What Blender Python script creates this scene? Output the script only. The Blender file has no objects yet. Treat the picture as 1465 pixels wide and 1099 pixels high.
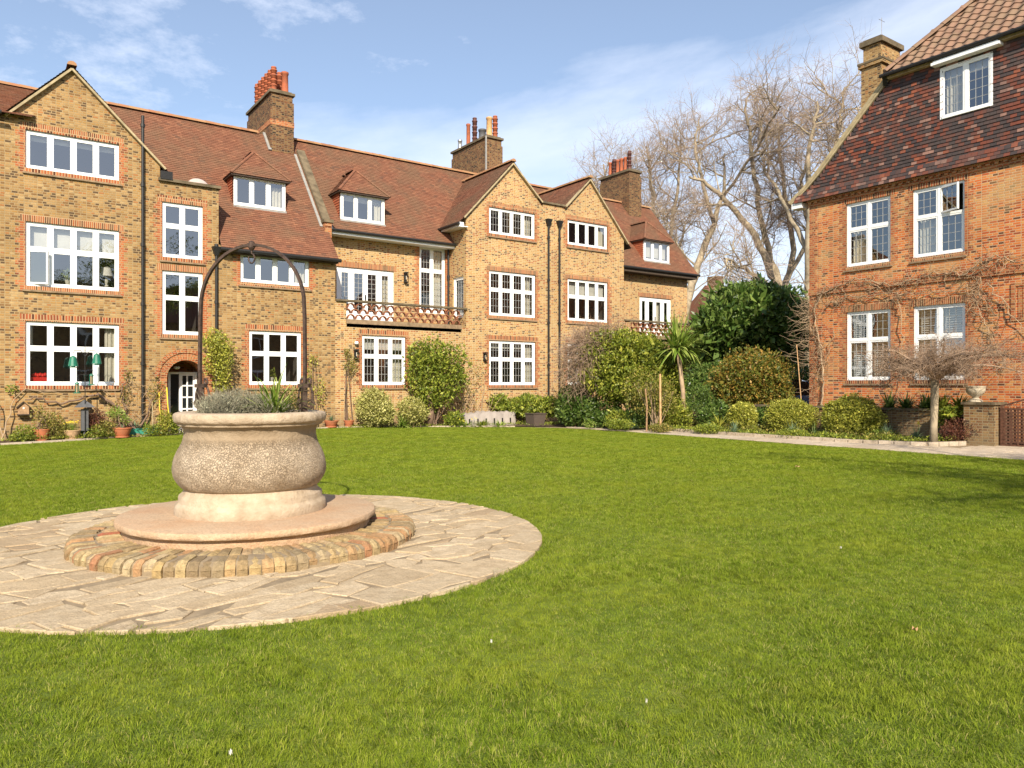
import bpy, math, random
import numpy as np
from mathutils import Vector, Matrix
from mathutils.geometry import tessellate_polygon
random.seed(7); R_ = np.random.default_rng(11)
sc = bpy.context.scene; COL = sc.collection
CX, SX = 0.81583, 0.57829            # cos / sin of the camera heading: world X runs along the long brick terrace
def at(px, py, D):                   # a point seen in the photograph at depth D, in world metres
    t = (px-732.5)/1075
    return Vector((CX*t*D+SX*D, CX*D-SX*t*D, 1.6+(552-py)*D/1075))
def gxy(px, D):
    p = at(px, 552, D); return p.x, p.y
def ground_z(x, y):
    s = min(1, max(0, (y-14)/9)); s = s*s*(3-2*s)
    return 0.11*math.exp(-((x-9)/5.0)**2)*s
OFF = {}
def DY(px, Y): return Y/(CX-SX*(px-732.5)/1075)          # depth at which a sight line meets a wall line
def tag(o, label=None, cat=None, group=None, kind=None):
    if label: o['label'] = label
    if cat: o['category'] = cat
    if group: o['group'] = group
    if kind: o['kind'] = kind
    return o
def root(name, label, cat, loc=(0,0,0), group=None):
    o = bpy.data.objects.new(name, None); COL.objects.link(o); o.location = loc; OFF[o] = Vector(loc)
    o.empty_display_size = .3
    return tag(o, label, cat, group)
def link(name, me, parent=None, loc=None):
    o = bpy.data.objects.new(name, me); COL.objects.link(o)
    if parent is not None: o.parent = parent; OFF[o] = OFF[parent]
    else:
        o.location = loc or (0,0,0); OFF[o] = Vector(loc or (0,0,0))
    return o
def set_uv(me):
    n = len(me.loops)
    if not n: return
    co = np.empty(len(me.vertices)*3, 'f'); me.vertices.foreach_get('co', co); co = co.reshape(-1,3)
    li = np.empty(n, 'i'); me.loops.foreach_get('vertex_index', li)
    pn = np.empty(len(me.polygons)*3, 'f'); me.polygons.foreach_get('normal', pn); pn = pn.reshape(-1,3)
    tot = np.empty(len(me.polygons), 'i'); me.polygons.foreach_get('loop_total', tot)
    nn = np.repeat(pn, tot, axis=0)
    P = co[li]
    h = np.hypot(nn[:,0], nn[:,1]); flat = h < 0.2
    hs = np.where(h < 1e-6, 1, h)
    ux = np.where(flat, 1, -nn[:,1]/hs); uy = np.where(flat, 0, nn[:,0]/hs)
    U = np.stack([ux, uy, np.zeros(n)], 1)
    V = np.cross(nn, U)
    uv = np.stack([(P*U).sum(1), (P*V).sum(1)], 1).astype('f')
    l = me.uv_layers.new(name='UVMap'); l.data.foreach_set('uv', uv.ravel())
class MB:
    def __init__(s): s.v = []; s.f = []; s.m = []; s.cur = 0
    def add(s, vs, fs):
        b = len(s.v); s.v += [tuple(v) for v in vs]
        for f in fs: s.f.append(tuple(b+i for i in f)); s.m.append(s.cur)
    def quad(s, a, b, c, d): s.add([a,b,c,d], [(0,1,2,3)])
    def box(s, x0, y0, z0, x1, y1, z1):
        s.add([(x0,y0,z0),(x1,y0,z0),(x1,y1,z0),(x0,y1,z0),(x0,y0,z1),(x1,y0,z1),(x1,y1,z1),(x0,y1,z1)],
              [(0,3,2,1),(4,5,6,7),(0,1,5,4),(1,2,6,5),(2,3,7,6),(3,0,4,7)])
    def fbox(s, F, u0, d0, z0, u1, d1, z1):
        P = [F.w(u,d,z) for z in (z0,z1) for (u,d) in ((u0,d0),(u1,d0),(u1,d1),(u0,d1))]
        s.add(P, [(0,3,2,1),(4,5,6,7),(0,1,5,4),(1,2,6,5),(2,3,7,6),(3,0,4,7)])
    def bar(s, a, b, w, h, up=(0,0,1)):
        a = Vector(a); b = Vector(b); d = (b-a).normalized(); upv = Vector(up)
        if abs(d.dot(upv)) > .98: upv = Vector((0,1,0))
        x = d.cross(upv).normalized(); y = x.cross(d).normalized()
        P = [p+x*sx*w/2+y*sy*h/2 for p in (a,b) for (sx,sy) in ((-1,-1),(1,-1),(1,1),(-1,1))]
        s.add(P, [(0,3,2,1),(4,5,6,7),(0,1,5,4),(1,2,6,5),(2,3,7,6),(3,0,4,7)])
    def tube(s, pts, rad, n=6, cap=True):
        pts = [Vector(p) for p in pts]
        if not hasattr(rad, '__len__'): rad = [rad]*len(pts)
        b = len(s.v); px = None
        for i, p in enumerate(pts):
            d = (pts[min(i+1,len(pts)-1)]-pts[max(i-1,0)])
            d = d.normalized() if d.length > 1e-9 else Vector((0,0,1))
            if px is None:
                up = Vector((0,0,1)) if abs(d.z) < .9 else Vector((1,0,0)); px = d.cross(up).normalized()
            px = (px-d*px.dot(d)).normalized(); py = d.cross(px)
            for k in range(n):
                a = 2*math.pi*k/n; s.v.append(tuple(p+(px*math.cos(a)+py*math.sin(a))*rad[i]))
        for i in range(len(pts)-1):
            for k in range(n):
                s.f.append((b+i*n+k, b+i*n+(k+1)%n, b+(i+1)*n+(k+1)%n, b+(i+1)*n+k)); s.m.append(s.cur)
        if cap:
            s.f.append(tuple(b+k for k in range(n-1,-1,-1))); s.m.append(s.cur)
            e = b+(len(pts)-1)*n; s.f.append(tuple(e+k for k in range(n))); s.m.append(s.cur)
    def lathe(s, c, prof, n=48, wob=None, cap=True):
        b = len(s.v); c = Vector(c)
        for j, (r, z) in enumerate(prof):
            for k in range(n):
                a = 2*math.pi*k/n; rr = r*(wob(a, z) if wob else 1)
                s.v.append((c.x+rr*math.cos(a), c.y+rr*math.sin(a), c.z+z))
        for j in range(len(prof)-1):
            for k in range(n):
                s.f.append((b+j*n+k, b+j*n+(k+1)%n, b+(j+1)*n+(k+1)%n, b+(j+1)*n+k)); s.m.append(s.cur)
        if cap:
            s.f.append(tuple(b+k for k in range(n-1,-1,-1))); s.m.append(s.cur)
            e = b+(len(prof)-1)*n; s.f.append(tuple(e+k for k in range(n))); s.m.append(s.cur)
    def poly(s, F, outer, holes=(), d=0.0, reveal=0.0):
        # planar polygon in (u, z) with holes, facing -N, plus the reveals of its holes
        loops = [[Vector((u,z,0)) for u,z in outer]]+[[Vector((u,z,0)) for u,z in h] for h in holes]
        tris = tessellate_polygon(loops); flat = [p for l in loops for p in l]
        V = [F.w(p.x, d, p.y) for p in flat]; fs = []
        for t in tris:
            a,b,c = [V[i] for i in t]
            n = (b-a).cross(c-a)
            if n.length < 1e-9: continue
            fs.append(t if n.dot(F.N) < 0 else (t[0],t[2],t[1]))
        s.add(V, fs)
        if reveal:
            for h in holes:
                k = len(h)
                for i in range(k):
                    a, b = h[i], h[(i+1)%k]
                    s.add([F.w(a[0],d,a[1]),F.w(b[0],d,b[1]),F.w(b[0],d+reveal,b[1]),F.w(a[0],d+reveal,a[1])],[(0,1,2,3)])
    def build(s, name, mat, parent=None, loc=None, smooth=False, uv=True):
        off = OFF[parent] if parent is not None else Vector(loc or (0,0,0))
        me = bpy.data.meshes.new(name)
        me.from_pydata([(x-off.x,y-off.y,z-off.z) for x,y,z in s.v], [], s.f)
        if smooth: me.polygons.foreach_set('use_smooth', [True]*len(me.polygons))
        mats = mat if isinstance(mat, (list,tuple)) else [mat]
        for m in mats: me.materials.append(m)
        if len(mats) > 1: me.polygons.foreach_set('material_index', s.m)
        if uv: set_uv(me)
        if smooth and smooth != 1:
            try: me.set_sharp_from_angle(angle=smooth)
            except Exception: pass
        return link(name, me, parent, loc)
class Fr:
    def __init__(s, O, U, N): s.O = Vector(O); s.U = Vector(U); s.N = Vector(N)
    def w(s, u, d, z): return s.O+s.U*u+s.N*d+Vector((0,0,z))
def FY(y): return Fr((0,y,0),(1,0,0),(0,1,0))
def FX(x): return Fr((x,0,0),(0,-1,0),(1,0,0))      # u = -Y
def np_mesh(name, V, Fc, k, mat, parent=None, loc=None, smooth=False):
    # V (n,3) world, Fc (m,k) faces all with k corners
    off = np.array(OFF[parent] if parent is not None else (loc or (0,0,0)), dtype=float)
    me = bpy.data.meshes.new(name)
    V = (V-off).astype('f'); m = len(Fc)
    me.vertices.add(len(V)); me.vertices.foreach_set('co', V.ravel())
    me.loops.add(m*k); me.loops.foreach_set('vertex_index', Fc.astype('i').ravel())
    me.polygons.add(m); me.polygons.foreach_set('loop_start', np.arange(0,m*k,k,dtype='i'))
    if smooth: me.polygons.foreach_set('use_smooth', np.ones(m, dtype=bool))
    me.materials.append(mat); me.update(calc_edges=True); me.validate()
    return link(name, me, parent, loc)
# ------------------------------------------------------------------ materials
def lin(c): return tuple(c)+(1,)
class NT:
    def __init__(s, name):
        s.mat = bpy.data.materials.new(name); s.mat.use_nodes = True; s.t = s.mat.node_tree; s.t.nodes.clear()
        s.out = s.n('ShaderNodeOutputMaterial')
    def n(s, kind, **kw):
        nd = s.t.nodes.new(kind)
        for k, v in kw.items(): setattr(nd, k, v)
        return nd
    def l(s, a, b): s.t.links.new(a, b)
    def noise(s, scale, detail=3, vec=None, rough=.55):
        nd = s.n('ShaderNodeTexNoise'); nd.inputs['Scale'].default_value = scale; nd.inputs['Detail'].default_value = detail
        nd.inputs['Roughness'].default_value = rough
        if vec is not None: s.l(vec, nd.inputs['Vector'])
        return nd.outputs['Fac']
    def ramp(s, fac, stops, const=False):
        nd = s.n('ShaderNodeValToRGB'); cr = nd.color_ramp
        if const: cr.interpolation = 'CONSTANT'
        while len(cr.elements) < len(stops): cr.elements.new(.5)
        for e, (p, c) in zip(cr.elements, stops):
            e.position = p; e.color = lin(c) if hasattr(c,'__len__') else (c,c,c,1)
        s.l(fac, nd.inputs['Fac']); return nd.outputs['Color']
    def mix(s, fac, a, b, mode='MIX'):
        nd = s.n('ShaderNodeMix', data_type='RGBA', blend_type=mode)
        for sock, val in ((nd.inputs[0], fac), (nd.inputs[6], a), (nd.inputs[7], b)):
            if hasattr(val, 'is_linked') or hasattr(val, 'links'): s.l(val, sock)
            elif hasattr(val, '__len__'): sock.default_value = lin(val)
            else: sock.default_value = val
        return nd.outputs[2]
    def math(s, op, a, b=0.0, c=0.0):
        nd = s.n('ShaderNodeMath', operation=op)
        for i, val in enumerate((a,b,c)):
            if hasattr(val, 'links'): s.l(val, nd.inputs[i])
            else: nd.inputs[i].default_value = val
        return nd.outputs[0]
    def bump(s, h, strength=.4, dist=.01):
        nd = s.n('ShaderNodeBump'); nd.inputs['Strength'].default_value = strength; nd.inputs['Distance'].default_value = dist
        s.l(h, nd.inputs['Height']); return nd.outputs[0]
    def bsdf(s, col, rough=.8, normal=None, metal=0, spec=.3):
        b = s.n('ShaderNodeBsdfPrincipled')
        if hasattr(col, 'links'): s.l(col, b.inputs['Base Color'])
        else: b.inputs['Base Color'].default_value = lin(col)
        if hasattr(rough, 'links'): s.l(rough, b.inputs['Roughness'])
        else: b.inputs['Roughness'].default_value = rough
        b.inputs['Metallic'].default_value = metal
        b.inputs['Specular IOR Level'].default_value = spec
        if normal is not None: s.l(normal, b.inputs['Normal'])
        return b.outputs[0]
    def done(s, sh): s.l(sh, s.out.inputs['Surface']); return s.mat
    def pos(s): return s.n('ShaderNodeNewGeometry').outputs['Position']
    def island(s): return s.n('ShaderNodeNewGeometry').outputs['Random Per Island']
    def uv(s): return s.n('ShaderNodeTexCoord').outputs['UV']
def brick_mat(name, ramp, mortar, bw=.155, bh=.07, ms=.011, stain=.35, big=None, bias=0):
    t = NT(name); uv = t.uv(); pos = t.pos()
    nd = t.n('ShaderNodeTexNoise'); nd.inputs['Scale'].default_value = 2.5; t.l(uv, nd.inputs['Vector'])
    vm = t.n('ShaderNodeVectorMath', operation='SCALE'); t.l(nd.outputs['Color'], vm.inputs[0]); vm.inputs['Scale'].default_value = .02
    va = t.n('ShaderNodeVectorMath', operation='ADD'); t.l(uv, va.inputs[0]); t.l(vm.outputs[0], va.inputs[1])
    b = t.n('ShaderNodeTexBrick'); b.inputs['Scale'].default_value = 1; b.inputs['Brick Width'].default_value = bw
    b.inputs['Row Height'].default_value = bh; b.inputs['Mortar Size'].default_value = ms; b.inputs['Mortar Smooth'].default_value = .3
    b.inputs['Color1'].default_value = (0,0,0,1); b.inputs['Color2'].default_value = (1,1,1,1); b.inputs['Mortar'].default_value = (.5,.5,.5,1)
    b.inputs['Bias'].default_value = bias; b.squash = .72; b.squash_frequency = 2
    t.l(va.outputs[0], b.inputs['Vector'])
    c = t.ramp(b.outputs['Color'], ramp, True)
    n1 = t.noise(14, 4, uv); n2 = t.noise(.55, 5, pos, .65)
    c = t.mix(t.math('MULTIPLY', n1, .75), c, tuple(x*1.5 for x in ramp[0][1]), 'OVERLAY')
    if big:
        c = t.mix(t.ramp(t.noise(.9, 3, pos), [(.5,0.0),(.68,.6)]), c, big)
    c = t.mix(t.math('MULTIPLY', b.outputs['Fac'], .85), c, mortar)
    c = t.mix(stain, c, t.ramp(n2, [(.3,.34),(.68,1.0)]), 'MULTIPLY')
    sz = t.n('ShaderNodeSeparateXYZ'); t.l(pos, sz.inputs[0])      # damp and soot low on the wall, with a ragged edge
    dmp = t.ramp(t.math('SUBTRACT', t.math('MULTIPLY', t.noise(1.6,4,pos), 1.6), t.math('MULTIPLY', sz.outputs[2], .9)), [(.1,0.0),(.75,.55)])
    c = t.mix(dmp, c, (.20,.15,.085), 'MIX')
    inv = t.math('SUBTRACT', 1.0, b.outputs['Fac'])
    h = t.math('ADD', inv, t.math('MULTIPLY', t.noise(40, 3, uv), .35))
    return t.done(t.bsdf(c, .88, t.bump(h, .6, .01), spec=.2))
def island_mat(name, stops, rough=.8, patch=None, pscale=2.0, pamt=.4, trans=0, bump=None, spec=.3, const=False):
    t = NT(name); c = t.ramp(t.island(), stops, const)
    if patch is not None:
        c = t.mix(t.math('MULTIPLY', t.ramp(t.noise(pscale, 4, t.pos()), [(.42,0.0),(.62,1.0)]), pamt), c, patch)
    nrm = t.bump(t.noise(bump, 3, t.pos()), .4, .01) if bump else None
    sh = t.bsdf(c, rough, nrm, spec=spec)
    if trans:
        tr = t.n('ShaderNodeBsdfTranslucent'); t.l(c, tr.inputs[0]); mx = t.n('ShaderNodeMixShader'); mx.inputs[0].default_value = trans
        t.l(sh, mx.inputs[1]); t.l(tr.outputs[0], mx.inputs[2]); sh = mx.outputs[0]
    return t.done(sh)
def plain(name, col, rough=.7, var=.25, scale=8, bump=.2, bs=60, metal=0, spec=.3):
    t = NT(name); p = t.pos()
    c = t.mix(t.ramp(t.noise(scale, 5, p), [(.3,0.0),(.7,1.0)]), tuple(x*(1-var) for x in col), tuple(min(1,x*(1+var*.6)) for x in col))
    return t.done(t.bsdf(c, rough, t.bump(t.noise(bs, 4, p), bump, .006), metal, spec))
M = {}
TAN=(.50,.335,.15); TAN2=(.42,.26,.11); ORG=(.46,.20,.075); BRN=(.25,.135,.06); DRK=(.085,.055,.035); CRM=(.56,.43,.24)
TAN=(.41,.285,.14); TAN2=(.35,.24,.115); ORG=(.38,.19,.08); BRN=(.23,.14,.065); DRK=(.115,.08,.052); CRM=(.45,.34,.185)
M['stock'] = brick_mat('stock_brick', [(0,TAN2),(.16,TAN),(.36,(.38,.245,.10)),(.48,CRM),(.57,ORG),(.63,BRN),(.76,(.29,.185,.085)),(.85,DRK)], (.37,.27,.145), stain=.45)
M['stock_light'] = brick_mat('pale_stock_brick', [(0,TAN),(.16,(.44,.30,.13)),(.32,CRM),(.46,(.42,.24,.09)),(.58,(.34,.15,.07)),(.68,(.24,.12,.06)),(.80,(.40,.27,.12)),(.90,DRK)], (.56,.45,.27), stain=.32)
M['red'] = brick_mat('red_brick', [(0,(.38,.15,.065)),(.25,(.44,.20,.085)),(.5,(.34,.12,.055)),(.7,(.40,.25,.11)),(.85,(.20,.085,.045))], (.42,.29,.16), stain=.3)
M['soldier'] = brick_mat('soldier_brick', [(0,(.34,.12,.055)),(.3,(.40,.18,.075)),(.55,(.22,.085,.045)),(.8,(.09,.045,.03))], (.46,.33,.18), bw=.075, bh=.5, ms=.014, stain=.2)
M['orange'] = brick_mat('orange_brick', [(0,(.48,.175,.055)),(.2,(.52,.24,.08)),(.38,(.52,.33,.13)),(.5,(.38,.12,.045)),(.64,(.50,.21,.065)),(.80,(.26,.09,.04)),(.91,(.10,.06,.04))], (.55,.40,.24), bw=.2, stain=.35, big=(.52,.35,.15))
M['chim'] = brick_mat('chimney_brick', [(0,(.17,.085,.045)),(.25,(.27,.15,.065)),(.45,(.12,.06,.035)),(.6,(.31,.20,.09)),(.75,(.22,.10,.05)),(.88,(.04,.03,.025))], (.24,.175,.10), stain=.5)
M['gwall'] = brick_mat('garden_wall_brick', [(0,(.27,.18,.09)),(.3,(.20,.11,.055)),(.6,(.30,.2,.09)),(.8,(.08,.055,.04))], (.32,.26,.16), stain=.5)
M['rtile'] = island_mat('clay_roof_tile', [(0,(.16,.066,.038)),(.3,(.215,.09,.05)),(.6,(.185,.076,.043)),(.85,(.25,.11,.06)),(1,(.13,.062,.04))], .88, (.15,.095,.055), .8, .6, bump=30)
M['htile'] = island_mat('hung_wall_tile', [(0,(.055,.04,.04)),(.22,(.17,.05,.03)),(.38,(.075,.045,.04)),(.52,(.24,.075,.04)),(.62,(.11,.05,.04)),(.74,(.27,.15,.115)),(.82,(.16,.05,.03)),(.9,(.045,.035,.035))], .8, (.07,.055,.05), 1.6, .55, bump=30, const=True)
M['ridge'] = island_mat('ridge_tile', [(0,(.32,.14,.07)),(.5,(.38,.20,.10)),(1,(.26,.12,.06))], .85, (.3,.22,.1), 3, .4, bump=30)
M['pantile'] = island_mat('concrete_pantile', [(0,(.23,.135,.09)),(.5,(.27,.16,.105)),(1,(.19,.11,.075))], .85, (.20,.145,.09), 2, .6, bump=40)
M['under'] = plain('roof_felt', (.06,.04,.03))
M['white'] = plain('white_paint', (.84,.84,.82), .4, .05, 4, .05, spec=.4)
M['black'] = plain('black_iron_paint', (.022,.021,.02), .45, .3, 20, .2)
M['lead'] = plain('lead_grey', (.30,.29,.27), .6, .2)
M['lead_bar'] = plain('window_lead', (.34,.34,.33), .5, .1)
M['coping'] = plain('coping_stone', (.15,.115,.07), .9, .45, 4, .6, 40)
M['verge'] = plain('mortar_verge', (.40,.32,.19), .9, .3, 6, .4)
M['rust'] = island_mat('rust_red_tile', [(0,(.20,.075,.04)),(1,(.30,.12,.06))], .85, (.14,.07,.045), 6, .5, bump=30)
M['chimpot'] = island_mat('red_chimney_clay', [(0,(.33,.085,.035)),(1,(.40,.12,.055))], .8, (.2,.08,.05), 6, .5, bump=40)
M['ledge'] = plain('brown_ledge', (.27,.185,.11), .9, .35, 8, .5)
M['pot'] = island_mat('terracotta', [(0,(.42,.12,.05)),(1,(.50,.17,.08))], .75, (.3,.14,.08), 8, .35, bump=40)
M['potpale'] = plain('weathered_terracotta', (.52,.33,.19), .85, .3, 12, .3)
M['potcream'] = plain('buff_chimney_clay', (.55,.33,.15), .8, .3, 10, .3)
M['darkpot'] = plain('dark_glazed_clay', (.12,.05,.04), .5, .3)
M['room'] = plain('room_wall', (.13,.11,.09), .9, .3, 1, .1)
M['curtain'] = plain('curtain_cloth', (.60,.55,.44), .9, .1, 3, .1)
M['blind'] = plain('blind_cloth', (.62,.59,.52), .9, .1, 3, .1)
M['greyblind'] = plain('net_cloth', (.62,.59,.52), .9, .25, 4, .1)
M['shutter'] = plain('shutter_paint', (.62,.60,.55), .6, .05)
M['soil'] = plain('garden_soil', (.10,.065,.04), .95, .4, 5, 1.0, 25)
M['wood'] = plain('weathered_wood', (.36,.22,.12), .85, .35, 14, .4)
M['stake'] = plain('stake_wood', (.55,.33,.16), .8, .25, 10, .3)
M['darkwood'] = plain('dark_wood', (.07,.05,.035), .8, .3, 10, .3)
M['slate'] = plain('slate_grey', (.10,.10,.105), .6, .2, 14, .3)
M['bark'] = plain('plane_bark', (.34,.275,.185), .9, .45, 2.5, .5, 12)
M['twig'] = plain('plane_twig', (.38,.28,.205), .9, .3, 1.5, .2)
M['vine'] = plain('vine_wood', (.38,.27,.17), .9, .3, 6, .4)
M['vinedark'] = plain('old_vine_wood', (.20,.13,.09), .9, .4, 6, .5)
M['weep'] = plain('weeping_twig', (.34,.235,.16), .9, .35, 3, .3)
M['greentub'] = plain('green_plastic', (.06,.30,.22), .45, .15)
M['cover'] = plain('furniture_cover', (.33,.285,.25), .85, .15, 3, .3, 8)
M['rattan'] = plain('grey_rattan', (.10,.075,.06), .7, .3, 30, .6, 60)
M['hose'] = plain('yellow_hose', (.72,.55,.05), .5, .1)
M['yellow'] = island_mat('yellow_petal', [(0,(.85,.62,.03)),(1,(.9,.75,.12))], .6, trans=.2)
M['whitep'] = plain('white_petal', (.66,.63,.56), .7, .1)
M['redtoy'] = plain('red_plastic', (.62,.03,.02), .4, .1)
M['feeder'] = plain('feeder_green', (.02,.16,.10), .4, .2)
M['seed'] = plain('bird_seed', (.45,.30,.18), .8, .4, 60)
M['iron'] = plain('old_wrought_iron', (.085,.055,.042), .62, .5, 22, .6, 70, .35)
M['stoneurn'] = plain('urn_stone', (.50,.43,.32), .9, .3, 6, .5, 30)
M['lamp'] = plain('lamp_black', (.02,.02,.02), .4, .1)
M['dish'] = plain('dish_grey', (.47,.38,.34), .6, .08)
M['carblue'] = plain('blue_car_paint', (.16,.28,.46), .25, .05, 2, .02, spec=.6)
M['tyre'] = plain('tyre_rubber', (.02,.02,.02), .8, .1)
M['silver'] = plain('alloy_silver', (.5,.5,.5), .35, .1, metal=.8)
M['gate'] = plain('rusty_gate_iron', (.11,.05,.03), .8, .45, 18, .4)
def glass():
    t = NT('window_glass')
    lw = t.n('ShaderNodeLayerWeight'); lw.inputs[0].default_value = .5
    fr_ = t.math('ADD', t.math('MULTIPLY', t.math('POWER', lw.outputs['Facing'], 4.0), .8), .23)
    nrm = t.bump(t.noise(.9, 1, t.pos()), .12, .05)
    g = t.n('ShaderNodeBsdfGlossy'); g.inputs['Roughness'].default_value = .015; g.inputs['Color'].default_value = (.95,.97,1,1); t.l(nrm, g.inputs['Normal'])
    tr = t.n('ShaderNodeBsdfTransparent'); tr.inputs[0].default_value = (.86,.88,.88,1)
    mx = t.n('ShaderNodeMixShader'); t.l(fr_, mx.inputs[0]); t.l(tr.outputs[0], mx.inputs[1]); t.l(g.outputs[0], mx.inputs[2])
    return t.done(mx.outputs[0])
M['glass'] = glass()
def darkglass():
    t = NT('dark_glass'); return t.done(t.bsdf((.015,.018,.02), .05, spec=.8))
M['dglass'] = darkglass()
def leafmat(name, a, b, c, trans=.25, rough=.5, patch=None):
    return island_mat(name, [(0,a),(.5,b),(.85,c),(1,tuple(min(1,x*1.4) for x in c))], rough, patch, 3.0, .5, trans, spec=.35)
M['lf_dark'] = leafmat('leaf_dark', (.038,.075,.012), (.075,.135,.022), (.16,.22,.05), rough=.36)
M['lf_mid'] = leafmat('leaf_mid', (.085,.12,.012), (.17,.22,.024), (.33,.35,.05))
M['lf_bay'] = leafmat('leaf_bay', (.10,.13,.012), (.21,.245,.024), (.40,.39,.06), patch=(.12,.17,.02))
M['lf_yel'] = leafmat('leaf_yellow', (.16,.185,.022), (.30,.31,.04), (.48,.45,.08))
M['lf_varieg'] = leafmat('leaf_variegated', (.16,.17,.03), (.42,.40,.11), (.56,.52,.20))
M['lf_red'] = leafmat('leaf_red_tip', (.09,.12,.018), (.17,.18,.028), (.30,.18,.035))
M['lf_maroon'] = leafmat('leaf_maroon', (.07,.025,.02), (.15,.05,.035), (.22,.10,.05))
M['lf_grey'] = leafmat('leaf_grey_green', (.17,.165,.11), (.27,.265,.18), (.38,.36,.25), rough=.8)
M['lf_strap'] = leafmat('leaf_strap', (.11,.19,.02), (.21,.30,.04), (.40,.45,.12))
M['lf_blue'] = leafmat('leaf_blue_green', (.07,.13,.06), (.15,.23,.13), (.27,.35,.20))
M['lf_olive'] = leafmat('leaf_olive', (.11,.115,.02), (.21,.21,.04), (.34,.27,.07))
# ------------------------------------------------------------------ scatter helpers
def unit(n): 
    v = R_.normal(size=(n,3)); return v/np.linalg.norm(v,axis=1,keepdims=True)
def leaf_arrays(P, Nrm, L, W, spread=.9, up=.25):
    n = len(P)
    d = Nrm*.6+unit(n)*spread; d[:,2] += up; d /= np.linalg.norm(d,axis=1,keepdims=True)
    s = np.cross(d, unit(n)); s /= np.linalg.norm(s,axis=1,keepdims=True)
    k = np.cross(d, s)
    Ls = L*(.6+.8*R_.random((n,1))); Ws = W*(.6+.8*R_.random((n,1)))
    V = np.stack([P, P+d*Ls*.5+s*Ws*.5+k*Ws*.18, P+d*Ls, P+d*Ls*.5-s*Ws*.5+k*Ws*.18], 1).reshape(-1,3)
    F = np.arange(n*4).reshape(-1,4)
    return V, F
def blob_pts(els, n, shell=.55, seed=0):
    # els: (x,y,z, rx,ry,rz); points concentrated near an uneven surface
    rg = np.random.default_rng(seed); w = np.array([e[3]*e[4]+e[3]*e[5] for e in els]); w = w/w.sum()
    P = []; N = []
    for e, m in zip(els, (w*n).astype(int)+1):
        u = rg.normal(size=(m,3)); u /= np.linalg.norm(u,axis=1,keepdims=True)
        ph = rg.random(6)*6.28
        lump = 1+.10*np.sin(u[:,0]*5+ph[0])*np.sin(u[:,1]*5+ph[1])+.09*np.sin(u[:,2]*7+ph[2]+u[:,0]*4)+.07*np.sin(u[:,1]*11+ph[3])*np.sin(u[:,2]*10+ph[4])+.05*np.sin(u[:,0]*17+u[:,2]*13+ph[5])+.22*np.clip(np.sin(u[:,0]*9+ph[2])*np.sin(u[:,1]*8+ph[4])*np.sin(u[:,2]*9+ph[0]),0,1)**1.5*(1 if shell > .35 else .1)
        r = (1-shell*rg.random(m)**2.2)*lump
        c = np.array(e[:3]); s = np.array(e[3:6])
        P.append(c+u*r[:,None]*s); N.append(u)
    return np.concatenate(P), np.concatenate(N)
def foliage(name, els, n, L, W, mat, parent=None, loc=None, seed=0, shell=.55, spread=.9, up=.25, zmin=None):
    P, N = blob_pts(els, n, shell, seed)
    if zmin is not None: k = P[:,2] > zmin; P, N = P[k], N[k]
    V, F = leaf_arrays(P, N, L, W, spread, up)
    if shell < .7 and n > 800:      # bigger leaves deep inside, so that the plant is not see-through
        P2, N2 = blob_pts([(e[0],e[1],e[2],e[3]*.86,e[4]*.86,e[5]*.86) for e in els], int(n*.3), .5, seed+500)
        if zmin is not None: k = P2[:,2] > zmin; P2, N2 = P2[k], N2[k]
        V2, F2 = leaf_arrays(P2, N2, L*1.9, W*2.2, spread, up); F = np.concatenate([F, F2+len(V)]); V = np.concatenate([V, V2])
    return np_mesh(name, V, F, 4, mat, parent, loc)
def el(px, py, rx, ry, D, dep=1.0):   # an ellipsoid seen at (px,py) with pixel radii, round in plan
    p = at(px, py, D); r = rx*D/1075
    return (p.x, p.y, p.z, r*dep**.5, r*dep**.5, ry*D/1075)
class TW:                              # many thin tubes, vectorised at the end
    def __init__(s): s.P = []; s.R = []
    def add(s, pts, rads): s.P.append(np.array(pts, float)); s.R.append(np.array(rads, float))
    def mesh(s, name, mat, parent, loc=None, n=4):
        VV = []; FF = []; b = 0; G = {}
        for p, r in zip(s.P, s.R): G.setdefault(len(p), []).append((p, r))
        ang = np.arange(n)*2*math.pi/n; ca = np.cos(ang)[None,None,:,None]; sa = np.sin(ang)[None,None,:,None]
        for m, L in G.items():
            P = np.stack([a for a, _ in L]); R = np.stack([r for _, r in L]); q = len(L)
            d = np.gradient(P, axis=1); d /= (np.linalg.norm(d,axis=2,keepdims=True)+1e-12)
            ref = np.where(np.abs(d[:,:1,2:3]) < .85, np.array([0.31,0.17,1.0]), np.array([1.0,.2,.1]))
            x = np.cross(d, np.broadcast_to(ref, d.shape)); x /= (np.linalg.norm(x,axis=2,keepdims=True)+1e-12); y = np.cross(d, x)
            ring = P[:,:,None,:]+(x[:,:,None,:]*ca+y[:,:,None,:]*sa)*R[:,:,None,None]
            VV.append(ring.reshape(-1,3))
            o = (np.arange(q)*m*n)[:,None,None]+(np.arange(m-1)*n)[None,:,None]; k = np.arange(n)[None,None,:]; k2 = (k+1)%n
            FF.append(np.stack([o+k, o+k2, o+n+k2, o+n+k], -1).reshape(-1,4)+b); b += q*m*n
        return np_mesh(name, np.concatenate(VV), np.concatenate(FF), 4, mat, parent, loc, smooth=True)
def wander(rg, p, d, L, n, wig, grav=0.0):
    pts = [np.array(p, float)]; d = np.array(d, float); d /= np.linalg.norm(d)
    for i in range(n):
        d = d+rg.normal(size=3)*wig; d[2] += grav; d /= np.linalg.norm(d); pts.append(pts[-1]+d*L/n)
    return np.array(pts)
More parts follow.
